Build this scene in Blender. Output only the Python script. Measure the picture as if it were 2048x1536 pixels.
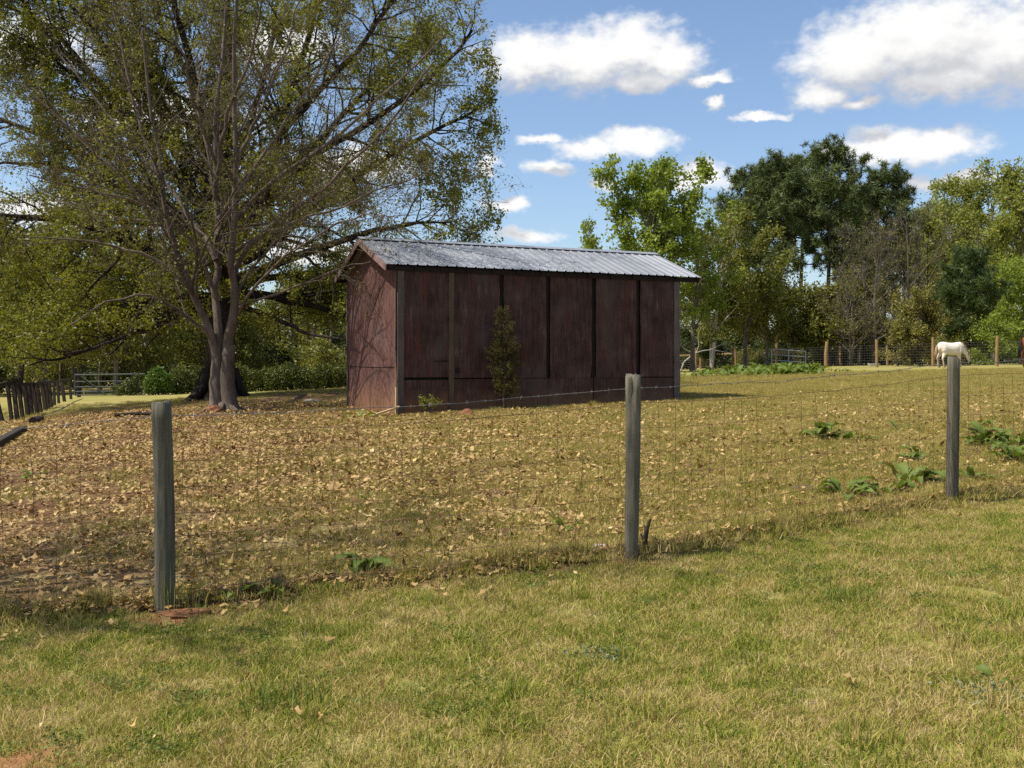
import bpy, bmesh, math, random
import numpy as np
from mathutils import Vector, Matrix

# ------------------------------------------------------------------ scene, camera, sky, sun
S = bpy.context.scene
C = S.collection
for o in list(bpy.data.objects):
    bpy.data.objects.remove(o)
rng = np.random.default_rng(7)
random.seed(7)
F, HY, EYE = 2053.0, 726.0, 1.6            # focal length and horizon row of the 2048 px photograph, eye height

cam_d = bpy.data.cameras.new('camera')
cam = bpy.data.objects.new('camera', cam_d)
C.objects.link(cam)
cam.location = (0, 0, EYE)
cam.rotation_euler = (math.radians(90), 0, 0)
cam_d.sensor_width = 36
cam_d.lens = 36 * F / 2048
cam_d.shift_y = (HY - 768) / 2048
cam_d.clip_start = 0.05
cam_d.clip_end = 5000
S.camera = cam

S.view_settings.view_transform = 'Standard'
S.view_settings.look = 'None'
S.view_settings.gamma = 1
S.view_settings.use_curve_mapping = False
S.view_settings.exposure = 0.62
S.render.engine = 'CYCLES'
cy = S.cycles
cy.max_bounces = 6
cy.diffuse_bounces = 3
cy.glossy_bounces = 2
cy.transmission_bounces = 4
cy.transparent_max_bounces = 6
cy.use_denoising = False
cy.sample_clamp_indirect = 6
try:
    S.render.threads_mode = 'AUTO'
except Exception:
    pass

SUN_EL = math.radians(58)
SUN_AZ = Vector((-0.95, -0.31, 0)).normalized()
SUN = Vector((SUN_AZ.x * math.cos(SUN_EL), SUN_AZ.y * math.cos(SUN_EL), math.sin(SUN_EL)))
sl = bpy.data.lights.new('sun', 'SUN')
sl.energy = 4.3
sl.angle = math.radians(0.53)
sl.color = (1.0, 0.94, 0.84)
sun = bpy.data.objects.new('sun', sl)
C.objects.link(sun)
sun.location = (-20, -8, 40)
sun.rotation_euler = SUN.to_track_quat('Z', 'Y').to_euler()

W = bpy.data.worlds.new('World')
S.world = W
W.use_nodes = True


class NT:
    """small helper for node trees"""
    def __init__(s, tree):
        s.t = tree
        s.n = tree.nodes
        s.l = tree.links

    def new(s, typ, **kw):
        nd = s.n.new(typ)
        for k, v in kw.items():
            setattr(nd, k, v)
        return nd

    def put(s, sock, v):
        if v is None:
            return
        if hasattr(v, 'is_linked') or isinstance(v, bpy.types.NodeSocket):
            s.l.new(v, sock)
        else:
            if sock.type == 'RGBA' and len(v) == 3:
                v = (*v, 1)
            sock.default_value = v

    def m(s, op, a, b=None, c=None, clamp=False):
        nd = s.new('ShaderNodeMath', operation=op, use_clamp=clamp)
        for i, x in enumerate((a, b, c)):
            s.put(nd.inputs[i], x)
        return nd.outputs[0]

    def vm(s, op, a, b=None, out=0):
        nd = s.new('ShaderNodeVectorMath', operation=op)
        s.put(nd.inputs[0], a)
        if b is not None:
            s.put(nd.inputs[1], b)
        return nd.outputs[out]

    def noise(s, vec, scale, detail=4, rough=.55, dist=0.0):
        nd = s.new('ShaderNodeTexNoise')
        s.put(nd.inputs['Vector'], vec)
        nd.inputs['Scale'].default_value = scale
        nd.inputs['Detail'].default_value = detail
        nd.inputs['Roughness'].default_value = rough
        nd.inputs['Distortion'].default_value = dist
        return nd.outputs[0]

    def ramp(s, fac, stops, interp='LINEAR'):
        nd = s.new('ShaderNodeValToRGB')
        cr = nd.color_ramp
        cr.interpolation = interp
        while len(cr.elements) < len(stops):
            cr.elements.new(.5)
        for e, (p, c) in zip(cr.elements, stops):
            e.position = p
            e.color = (*c, 1) if len(c) == 3 else c
        s.put(nd.inputs[0], fac)
        return nd.outputs[0]

    def step(s, v, a, b):
        nd = s.new('ShaderNodeMapRange', interpolation_type='SMOOTHSTEP')
        s.put(nd.inputs[0], v)
        nd.inputs[1].default_value = a
        nd.inputs[2].default_value = b
        nd.inputs[3].default_value = 0
        nd.inputs[4].default_value = 1
        return nd.outputs[0]

    def mix(s, f, a, b, typ='MIX'):
        nd = s.new('ShaderNodeMix', data_type='RGBA', blend_type=typ)
        s.put(nd.inputs[0], f)
        s.put(nd.inputs[6], a)
        s.put(nd.inputs[7], b)
        return nd.outputs[2]


def build_world():
    g = NT(W.node_tree)
    g.n.clear()
    # cloud cover as a field over azimuth and elevation (world directions)
    blobs = [(1060, 118, 125, 66), (1180, 120, 165, 74), (1262, 98, 110, 66), (1335, 122, 90, 60), (1285, 162, 95, 28), (1425, 156, 55, 17),
             (1715, 110, 145, 82), (1850, 76, 210, 108), (2010, 90, 190, 104), (2170, 100, 170, 90), (1638, 190, 64, 34), (1900, 150, 160, 48), (1715, 205, 50, 16),
             (1180, 296, 92, 26), (1275, 282, 110, 31), (1085, 279, 46, 13), (1095, 337, 54, 17), (1431, 206, 24, 13), (1525, 238, 70, 9),
             (1770, 290, 120, 44), (1880, 292, 100, 38), (1670, 302, 60, 20), (1395, 358, 85, 34), (1210, 368, 44, 15), (1010, 408, 58, 18),
             (1052, 472, 84, 20), (985, 332, 24, 26), (700, 330, 160, 45), (330, 240, 210, 60), (90, 420, 140, 40), (560, 90, 130, 50), (60, 90, 140, 60),
             (1905, 360, 120, 20), (620, 500, 150, 30)]
    grp = bpy.data.node_groups.new('cloud_cover', 'ShaderNodeTree')
    grp.interface.new_socket('P', in_out='INPUT', socket_type='NodeSocketVector')
    grp.interface.new_socket('F', in_out='OUTPUT', socket_type='NodeSocketFloat')
    q = NT(grp)
    gi = q.new('NodeGroupInput')
    go = q.new('NodeGroupOutput')
    p = gi.outputs[0]
    acc = None
    for (px, py, rx, ry) in blobs:
        az = math.atan((px - 1024) / F)
        el = math.atan((HY - py) / math.hypot(F, px - 1024))
        nd = q.new('ShaderNodeVectorMath', operation='MULTIPLY_ADD')
        q.put(nd.inputs[0], p)
        nd.inputs[1].default_value = (F / rx, F / ry, 0)
        nd.inputs[2].default_value = (-az * F / rx, -el * F / ry, 0)
        ln = q.vm('LENGTH', nd.outputs[0], out=1)
        acc = ln if acc is None else q.m('SMOOTH_MIN', acc, ln, 0.25)
    q.put(go.inputs[0], q.m('SUBTRACT', 1.0, acc))

    tc = g.new('ShaderNodeTexCoord')
    d = g.vm('NORMALIZE', tc.outputs['Generated'])
    sp = g.new('ShaderNodeSeparateXYZ')
    g.put(sp.inputs[0], d)
    az = g.m('ARCTAN2', sp.outputs[0], sp.outputs[1])
    el = g.m('ARCSINE', sp.outputs[2])
    cb = g.new('ShaderNodeCombineXYZ')
    g.put(cb.inputs[0], az)
    g.put(cb.inputs[1], el)
    p = cb.outputs[0]
    sky = g.new('ShaderNodeTexSky', sky_type='NISHITA')
    sky.sun_disc = False
    sky.sun_elevation = SUN_EL
    sky.sun_rotation = math.atan2(SUN_AZ.x, SUN_AZ.y)
    sky.altitude = 200
    sky.air_density = 1.0
    sky.dust_density = 1.3
    sky.ozone_density = 3.2

    # scattered cumulus of the same kind everywhere else in the sky
    gen = g.noise(g.vm('MULTIPLY', p, (1.0, 1.9, 0)), 3.4, 5, .55)
    gcov = g.step(gen, .55, .68)
    gcov = g.m('MULTIPLY', gcov, g.step(el, -.01, .06))
    bg_far = g.new('ShaderNodeBackground')
    g.put(bg_far.inputs[0], g.mix(gcov, sky.outputs[0], (4.3, 4.35, 4.45)))
    bg_far.inputs[1].default_value = SKY_STRENGTH

    # the clouds of the photographed part of the sky: billows warp the lookup, finer noise erodes the edge
    wn = g.new('ShaderNodeTexNoise')
    wn.inputs['Scale'].default_value = 24
    wn.inputs['Detail'].default_value = 5
    wn.inputs['Roughness'].default_value = .6
    g.put(wn.inputs['Vector'], g.vm('MULTIPLY', p, (1, 1.5, 0)))
    off = g.vm('MULTIPLY', g.vm('SUBTRACT', wn.outputs[1], (.5, .5, .5)), (.05, .03, 0))
    pw = g.vm('ADD', p, off)

    def field(v):
        nd = g.new('ShaderNodeGroup')
        nd.node_tree = grp
        g.put(nd.inputs[0], v)
        return nd.outputs[0]
    fine = g.noise(g.vm('MULTIPLY', p, (1, 1.5, 0)), 55, 6, .6)
    fine2 = g.noise(g.vm('MULTIPLY', g.vm('ADD', p, (-.006, .008, 0)), (1, 1.5, 0)), 55, 3, .5)
    f1 = field(pw)
    f2 = field(g.vm('ADD', pw, (-.010, .030, 0)))
    dens = g.m('ADD', g.m('ADD', f1, .06), g.m('MULTIPLY', g.m('SUBTRACT', fine, .5), .95))
    cov = g.step(dens, -.06, .72)
    cov = g.m('MULTIPLY', cov, g.step(el, -.01, .06))
    lit = g.m('SUBTRACT', f1, f2)                       # > 0 on the side of a cloud that faces the sun
    lit = g.m('ADD', g.m('MULTIPLY', lit, 1.0), g.m('MULTIPLY', g.m('SUBTRACT', fine, fine2), .55))
    br = g.step(lit, -.45, .6)
    cloud = g.ramp(br, [(0, (3.6, 3.65, 3.85)), (.4, (4.5, 4.55, 4.65)), (1, (6.1, 6.05, 5.95))])
    bg = g.new('ShaderNodeBackground')
    g.put(bg.inputs[0], g.mix(cov, sky.outputs[0], cloud))
    bg.inputs[1].default_value = SKY_STRENGTH
    ahead = g.m('MULTIPLY', g.m('LESS_THAN', g.m('ABSOLUTE', az), .6), g.m('LESS_THAN', el, .42))
    mx = g.new('ShaderNodeMixShader')
    g.put(mx.inputs[0], ahead)
    g.l.new(bg_far.outputs[0], mx.inputs[1])
    g.l.new(bg.outputs[0], mx.inputs[2])
    out = g.new('ShaderNodeOutputWorld')
    g.l.new(mx.outputs[0], out.inputs[0])


SKY_STRENGTH = 0.11
build_world()
W.cycles.sampling_method = 'MANUAL'
W.cycles.sample_map_resolution = 512


# ------------------------------------------------------------------ object helpers
def link(name, data, parent=None, **props):
    o = bpy.data.objects.new(name, data)
    C.objects.link(o)
    if parent is not None:
        o.parent = parent
    for k, v in props.items():
        if v is not None:
            o[k] = v
    return o


def thing(name, loc, label, category, group=None, rz=0.0):
    o = link(name, None, label=label, category=category, group=group)
    o.location = loc
    o.rotation_euler = (0, 0, rz)
    o.empty_display_size = .2
    return o


def mesh_np(name, v, f, mat=None, attr=None, smooth=False):
    """mesh from numpy arrays: v (n,3); f (m,k) all of one size or a list of such arrays; attr: dict of per-point floats"""
    me = bpy.data.meshes.new(name)
    fs = f if isinstance(f, list) else [f]
    fs = [np.asarray(x, dtype=np.int32) for x in fs if len(x)]
    nv = len(v)
    me.vertices.add(nv)
    me.vertices.foreach_set('co', np.asarray(v, dtype=np.float32).ravel())
    loops = np.concatenate([x.ravel() for x in fs])
    tot = np.concatenate([np.full(len(x), x.shape[1], dtype=np.int32) for x in fs])
    start = np.concatenate([[0], np.cumsum(tot)[:-1]]).astype(np.int32)
    me.loops.add(len(loops))
    me.loops.foreach_set('vertex_index', loops)
    me.polygons.add(len(tot))
    me.polygons.foreach_set('loop_start', start)
    me.polygons.foreach_set('loop_total', tot)
    if smooth:
        me.polygons.foreach_set('use_smooth', np.ones(len(tot), dtype=bool))
    me.update(calc_edges=True)
    if attr:
        for k, a in attr.items():
            at = me.attributes.new(k, 'FLOAT', 'POINT')
            at.data.foreach_set('value', np.asarray(a, dtype=np.float32))
    if mat is not None:
        me.materials.append(mat)
    return me


class MB:
    """collects boxes, tubes and quads; build() makes one mesh object"""
    def __init__(s):
        s.v = []
        s.f = []
        s.n = 0

    def add(s, v, f):
        v = np.asarray(v, float)
        s.v.append(v)
        s.f += [[i + s.n for i in x] for x in f]
        s.n += len(v)

    def box(s, a, b, M=None):
        x0, y0, z0 = a
        x1, y1, z1 = b
        v = np.array([(x0, y0, z0), (x1, y0, z0), (x1, y1, z0), (x0, y1, z0), (x0, y0, z1), (x1, y0, z1), (x1, y1, z1), (x0, y1, z1)], float)
        if M is not None:
            v = np.array([M @ Vector(p) for p in v])
        s.add(v, [(0, 3, 2, 1), (4, 5, 6, 7), (0, 1, 5, 4), (1, 2, 6, 5), (2, 3, 7, 6), (3, 0, 4, 7)])

    def bar(s, p, q, w, h, up=(0, 0, 1)):
        """a board from p to q, w wide, h thick"""
        p, q = Vector(p), Vector(q)
        t = (q - p).normalized()
        u = Vector(up)
        a = t.cross(u)
        if a.length < 1e-4:
            a = t.cross(Vector((1, 0, 0)))
        a.normalize()
        b = a.cross(t)
        vs = []
        for e in (p, q):
            for (i, j) in ((-1, -1), (1, -1), (1, 1), (-1, 1)):
                vs.append(e + a * (w / 2 * i) + b * (h / 2 * j))
        s.add([tuple(x) for x in vs], [(0, 3, 2, 1), (4, 5, 6, 7), (0, 1, 5, 4), (1, 2, 6, 5), (2, 3, 7, 6), (3, 0, 4, 7)])

    def tube(s, pts, r, k=8, cap=True):
        pts = np.asarray(pts, float)
        r = np.broadcast_to(np.asarray(r, float), (len(pts),))
        v, f = tubes(pts[None], r[None], k)
        f = [tuple(x) for x in f]
        if cap:
            f.append(tuple(range(k))[::-1])
            f.append(tuple(range((len(pts) - 1) * k, len(pts) * k)))
        s.add(v, f)

    def mesh(s, name, mat=None, smooth=False):
        me = bpy.data.meshes.new(name)
        me.from_pydata([tuple(x) for x in np.concatenate(s.v)], [], s.f)
        if mat is not None:
            me.materials.append(mat)
        if smooth:
            for p in me.polygons:
                p.use_smooth = True
        me.update()
        return me

    def build(s, name, mat, parent=None, smooth=False, **props):
        return link(name, s.mesh(name, mat, smooth), parent, **props)


def bevel(o, w=.01, seg=2):
    m = o.modifiers.new('bevel', 'BEVEL')
    m.width = w
    m.segments = seg
    m.limit_method = 'ANGLE'
    return o


def tubes(P, R, k):
    """P (n,s,3), R (n,s) -> one array of tube vertices and quads"""
    n, s, _ = P.shape
    T = np.empty_like(P)
    T[:, 1:-1] = P[:, 2:] - P[:, :-2]
    T[:, 0] = P[:, 1] - P[:, 0]
    T[:, -1] = P[:, -1] - P[:, -2]
    T /= np.linalg.norm(T, axis=2, keepdims=True) + 1e-9
    mean = np.abs(P[:, -1] - P[:, 0])
    ref = np.zeros((n, 3))
    ref[np.arange(n), np.argmin(mean, axis=1)] = 1
    U = np.cross(T, ref[:, None, :])
    U /= np.linalg.norm(U, axis=2, keepdims=True) + 1e-9
    V = np.cross(T, U)
    a = np.arange(k) / k * 2 * np.pi
    ring = U[:, :, None, :] * np.cos(a)[None, None, :, None] + V[:, :, None, :] * np.sin(a)[None, None, :, None]
    v = P[:, :, None, :] + ring * R[:, :, None, None]
    v = v.reshape(-1, 3)
    base = (np.arange(n) * s * k)[:, None, None] + (np.arange(s - 1) * k)[None, :, None]
    i = np.arange(k)[None, None, :]
    j = (np.arange(k) + 1)[None, None, :] % k
    f = np.stack([base + i, base + j, base + k + j, base + k + i], axis=-1).reshape(-1, 4)
    return v, f


def vnoise(x, y, seed=0):
    """smooth value noise on the plane"""
    xi, yi = np.floor(x).astype(np.int64), np.floor(y).astype(np.int64)
    fx, fy = x - xi, y - yi
    fx, fy = fx * fx * (3 - 2 * fx), fy * fy * (3 - 2 * fy)

    def h(a, b):
        n = (a * 374761393 + b * 668265263 + seed * 2147483) & 0x7fffffff
        n = ((n ^ (n >> 13)) * 1274126177) & 0x7fffffff
        return ((n ^ (n >> 16)) & 0xffff) / 65535.0
    return (h(xi, yi) * (1 - fx) + h(xi + 1, yi) * fx) * (1 - fy) + (h(xi, yi + 1) * (1 - fx) + h(xi + 1, yi + 1) * fx) * fy


def sstep(a, b, x):
    t = np.clip((x - a) / (b - a), 0, 1)
    return t * t * (3 - 2 * t)


# ------------------------------------------------------------------ terrain heights (measured points, thin plate through them)
def ray(px, py, Y):
    return np.array([(px - 1024) / F * Y, Y, EYE + (HY - py) / F * Y])


_cp = [ray(330, 1225, 6.35), ray(1262, 1130, 7.06), ray(1907, 1013, 8.69), ray(795, 831, 22.36), ray(1357, 801, 25.46), ray(694, 815, 25.9),
       ray(446, 822, 25.7), ray(435, 797, 36), ray(46, 838, 34), ray(130, 800, 55), ray(215, 793, 60), ray(300, 790, 60), ray(690, 777, 62),
       ray(1395, 739, 69), ray(1552, 736, 65), ray(1652, 735, 62), ray(1753, 735, 58), ray(1880, 733, 54), ray(1993, 733, 51), ray(1390, 752, 46), ray(1660, 746, 46),
       ray(1510, 795, 27)]
for (x, y) in ((-3, 2), (3, 2), (0, 0), (0, 4), (-3, 4), (4, 4), (-6, 6), (6, 6), (-7, 10), (9, 14), (-3, -12), (8, -12), (-10, -5)):
    _cp.append(np.array([x, y, EYE - 1.58 + .0454 * x + .0215 * y]))
for (x, y, z) in ((-60, 120, -.9), (0, 120, 0.2), (60, 120, 1.2), (-60, 40, -1.0), (45, 40, 1.5), (-90, 250, -1), (0, 250, 0), (90, 250, 1), (-40, 0, -1.2), (35, 0, 1.0)):
    _cp.append(np.array([x, y, z]))
_cp = np.array(_cp)


def _U(r2):
    return np.where(r2 > 0, r2 * np.log(r2 + 1e-12), 0)


_n = len(_cp)
_K = _U(((_cp[:, None, :2] - _cp[None, :, :2]) ** 2).sum(-1)) + np.eye(_n) * 2.0
_Pm = np.c_[np.ones(_n), _cp[:, :2]]
_A = np.block([[_K, _Pm], [_Pm.T, np.zeros((3, 3))]])
_w = np.linalg.solve(_A, np.r_[_cp[:, 2], 0, 0, 0])

FENCE = [ray(330, 1225, 6.35)[:2], ray(1262, 1130, 7.06)[:2], ray(1907, 1013, 8.69)[:2]]
FENCE = [FENCE[0] - (FENCE[1] - FENCE[0]) * 1.0] + FENCE + [FENCE[2] + (FENCE[2] - FENCE[1]) * 1.0]
FX = np.array([p[0] for p in FENCE])
FY = np.array([p[1] for p in FENCE])


def fence_y(x):
    x = np.asarray(x, float)
    y = np.interp(x, FX, FY)
    y = np.where(x < FX[0], FY[0] + (x - FX[0]) * .24, y)
    return np.where(x > FX[-1], FY[-1] + (x - FX[-1]) * .55, y)


def gz(x, y, fine=True):
    x = np.atleast_1d(np.asarray(x, float))
    y = np.atleast_1d(np.asarray(y, float))
    xc, yc = np.clip(x, -150, 150), np.clip(y, -30, 300)
    z = _w[-3] + _w[-2] * xc + _w[-1] * yc
    for i in range(_n):
        z = z + _w[i] * _U((xc - _cp[i, 0]) ** 2 + (yc - _cp[i, 1]) ** 2)
    if fine:
        z = z + (vnoise(x * .9, y * .9, 3) - .5) * .034 + (vnoise(x * 3.1, y * 3.1, 5) - .5) * .010
        # low ridge of soil and litter that has gathered along the near fence
        d = y - fence_y(x) - .12
        amp = .05 + .05 * vnoise(x * 2.3, y * 0 + 1, 9)
        z = z + amp * np.exp(-(d / .16) ** 2)
    return z


def g1(x, y):
    return float(gz(x, y)[0])


def at(px, Y, dz=0.0):
    """ground point in the column px of the photograph at distance Y"""
    x = (px - 1024) / F * Y
    return Vector((x, Y, g1(x, Y) + dz))


# ------------------------------------------------------------------ materials
def mat(name):
    m = bpy.data.materials.new(name)
    m.use_nodes = True
    g = NT(m.node_tree)
    g.n.clear()
    out = g.new('ShaderNodeOutputMaterial')
    b = g.new('ShaderNodeBsdfPrincipled')
    g.l.new(b.outputs[0], out.inputs[0])
    b.inputs['Roughness'].default_value = .8
    b.inputs['Specular IOR Level'].default_value = .25
    g.b, g.out, g.mat = b, out, m
    return g


def bump(g, h, strength=.4, dist=.02):
    nd = g.new('ShaderNodeBump')
    nd.inputs['Strength'].default_value = strength
    nd.inputs['Distance'].default_value = dist
    g.put(nd.inputs['Height'], h)
    g.l.new(nd.outputs[0], g.b.inputs['Normal'])


def posn(g):
    return g.new('ShaderNodeNewGeometry').outputs['Position']


def objc(g):
    return g.new('ShaderNodeTexCoord').outputs['Object']


def attr(g, name):
    nd = g.new('ShaderNodeAttribute', attribute_name=name)
    return nd.outputs['Fac']


def wood(name, stops, scale=(26, 26, 1.6), rough=.85, clay=None, bscale=.5, extra=None):
    """weathered wood, grain along local z; clay: (z0, z1) height band of red soil splash"""
    g = mat(name)
    p = objc(g)
    n1 = g.noise(g.vm('MULTIPLY', p, scale), 1.0, 6, .65, .6)
    n2 = g.noise(p, 2.3, 4, .6)
    oi = g.new('ShaderNodeObjectInfo').outputs['Random']
    f = g.m('ADD', g.m('MULTIPLY', n1, .62), g.m('MULTIPLY', n2, .38))
    f = g.m('ADD', f, g.m('MULTIPLY', g.m('SUBTRACT', oi, .5), .08))
    col = g.ramp(f, stops)
    if extra:
        col = extra(g, p, col)
    if clay:
        sp = g.new('ShaderNodeSeparateXYZ')
        g.put(sp.inputs[0], p)
        n3 = g.noise(p, 3.0, 4, .6)
        h = g.m('ADD', sp.outputs[2], g.m('MULTIPLY', g.m('SUBTRACT', n3, .5), -(clay[1] - clay[0]) * 1.2))
        k = g.m('SUBTRACT', 1.0, g.step(h, clay[0], clay[1]))
        col = g.mix(g.m('MULTIPLY', k, .75), col, (.21, .105, .048))
    g.put(g.b.inputs['Base Color'], col)
    g.b.inputs['Roughness'].default_value = rough
    bump(g, n1, bscale, .012)
    return g.mat


def foliage(name, stops, trans=.35, gloss=.45, patch=.35, patchscale=.5):
    """leaves: colour by a per-leaf value 'var' plus slow drift through the crown; thin, so light comes through"""
    g = mat(name)
    v = attr(g, 'var')
    n = g.noise(posn(g), patchscale, 2, .5)
    f = g.m('ADD', g.m('MULTIPLY', v, 1 - patch), g.m('MULTIPLY', g.step(n, .3, .7), patch))
    col = g.ramp(f, stops)
    g.put(g.b.inputs['Base Color'], col)
    g.b.inputs['Roughness'].default_value = gloss
    g.b.inputs['Specular IOR Level'].default_value = .3
    t = g.new('ShaderNodeBsdfTranslucent')
    g.put(t.inputs[0], g.mix(1.0, col, (1.0, .95, .45), 'MULTIPLY'))
    mx = g.new('ShaderNodeMixShader')
    mx.inputs[0].default_value = trans
    g.l.new(g.b.outputs[0], mx.inputs[1])
    g.l.new(t.outputs[0], mx.inputs[2])
    g.l.new(mx.outputs[0], g.out.inputs[0])
    return g.mat


def bark(name, stops, scale=(9, 9, 2.2), bs=.7):
    g = mat(name)
    p = posn(g)
    n1 = g.noise(g.vm('MULTIPLY', p, scale), 1.0, 6, .65, .4)
    n2 = g.noise(p, 1.1, 3, .6)
    col = g.ramp(g.m('ADD', g.m('MULTIPLY', n1, .6), g.m('MULTIPLY', n2, .4)), stops)
    g.put(g.b.inputs['Base Color'], col)
    g.b.inputs['Roughness'].default_value = .9
    g.b.inputs['Specular IOR Level'].default_value = .12
    bump(g, n1, bs, .03)
    return g.mat


def plain(name, col, rough=.6, metal=0.0, vary=.25, sc=8):
    g = mat(name)
    n = g.noise(objc(g), sc, 5, .6)
    a = tuple(c * (1 - vary) for c in col)
    b = tuple(min(1, c * (1 + vary)) for c in col)
    g.put(g.b.inputs['Base Color'], g.ramp(n, [(.3, a), (.7, b)]))
    g.b.inputs['Roughness'].default_value = rough
    g.b.inputs['Metallic'].default_value = metal
    return g.mat


M = {}


def ground_material():
    g = mat('pasture_ground')
    p = posn(g)
    sp = g.new('ShaderNodeSeparateXYZ')
    g.put(sp.inputs[0], p)
    big = g.noise(p, .22, 3, .55)
    mid = g.noise(p, 1.3, 4, .6)
    fin = g.noise(p, 16, 5, .7)
    vf = g.noise(p, 60, 4, .7)
    far = g.step(sp.outputs[1], 24, 42)
    tan = g.ramp(fin, [(.25, (.19, .14, .055)), (.5, (.34, .26, .11)), (.75, (.47, .37, .18))])
    grn = g.ramp(vf, [(.25, (.14, .145, .03)), (.55, (.27, .25, .06)), (.8, (.37, .325, .105))])
    f = g.m('ADD', g.m('MULTIPLY', big, .5), g.m('MULTIPLY', mid, .5))
    f = g.m('ADD', f, g.m('MULTIPLY', far, .12))
    lawn = attr(g, 'lawn')
    f = g.m('ADD', f, g.m('MULTIPLY', lawn, .1))
    col = g.mix(g.step(f, .46, .72), tan, grn)
    # shade-killed, bare soil under the trees and a few clay patches
    bare = attr(g, 'bare')
    soil = g.ramp(fin, [(.3, (.085, .045, .022)), (.7, (.19, .105, .052))])
    col = g.mix(g.m('MULTIPLY', bare, g.step(mid, .2, .55)), col, soil)
    clay = attr(g, 'clay')
    col = g.mix(clay, col, g.ramp(fin, [(.3, (.19, .085, .035)), (.7, (.33, .16, .07))]))
    g.put(g.b.inputs['Base Color'], col)
    g.b.inputs['Roughness'].default_value = .95
    g.b.inputs['Specular IOR Level'].default_value = .1
    bump(g, g.m('ADD', g.m('MULTIPLY', fin, .7), g.m('MULTIPLY', vf, .3)), .9, .05)
    return g.mat


def grass_material(name, stops, drift=.55):
    g = mat(name)
    p = posn(g)
    v = attr(g, 'var')
    n1 = g.step(g.noise(p, .8, 3, .6), .25, .75)
    n2 = g.step(g.noise(p, 3.2, 3, .6), .36, .64)
    n3 = g.step(g.noise(p, 9.0, 2, .6), .36, .64)
    n = g.m('ADD', g.m('ADD', g.m('MULTIPLY', n1, .36), g.m('MULTIPLY', n2, .4)), g.m('MULTIPLY', n3, .24))
    f = g.m('ADD', g.m('MULTIPLY', v, 1 - drift), g.m('MULTIPLY', n, drift))
    col = g.ramp(f, stops)
    g.put(g.b.inputs['Base Color'], col)
    g.b.inputs['Roughness'].default_value = .6
    g.b.inputs['Specular IOR Level'].default_value = .2
    t = g.new('ShaderNodeBsdfTranslucent')
    g.put(t.inputs[0], col)
    mx = g.new('ShaderNodeMixShader')
    mx.inputs[0].default_value = .3
    g.l.new(g.b.outputs[0], mx.inputs[1])
    g.l.new(t.outputs[0], mx.inputs[2])
    g.l.new(mx.outputs[0], g.out.inputs[0])
    return g.mat


def stain(g, p, col):
    """old red paint that survives in streaks on the plywood"""
    n = g.noise(g.vm('MULTIPLY', p, (7, 7, .8)), 1.0, 5, .7, .8)
    n2 = g.noise(p, 1.1, 3, .5)
    col = g.mix(g.m('MULTIPLY', g.step(n, .48, .68), .5), col, (.12, .038, .03))
    return g.mix(g.m('MULTIPLY', g.step(n2, .5, .75), .35), col, (.13, .10, .095))


def stain_front(g, p, col):  # streaks as in stain, darkened along with the wall in shade
    n = g.noise(g.vm('MULTIPLY', p, (7, 7, .8)), 1.0, 5, .7, .8)
    n2 = g.noise(g.vm('MULTIPLY', p, (1.6, 1.6, .9)), 1.0, 3, .5)
    col = g.mix(g.m('MULTIPLY', g.step(n, .48, .68), .6), col, (.105, .027, .017))
    return g.mix(g.m('MULTIPLY', g.step(n2, .5, .72), .45), col, (.095, .07, .06))


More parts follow.
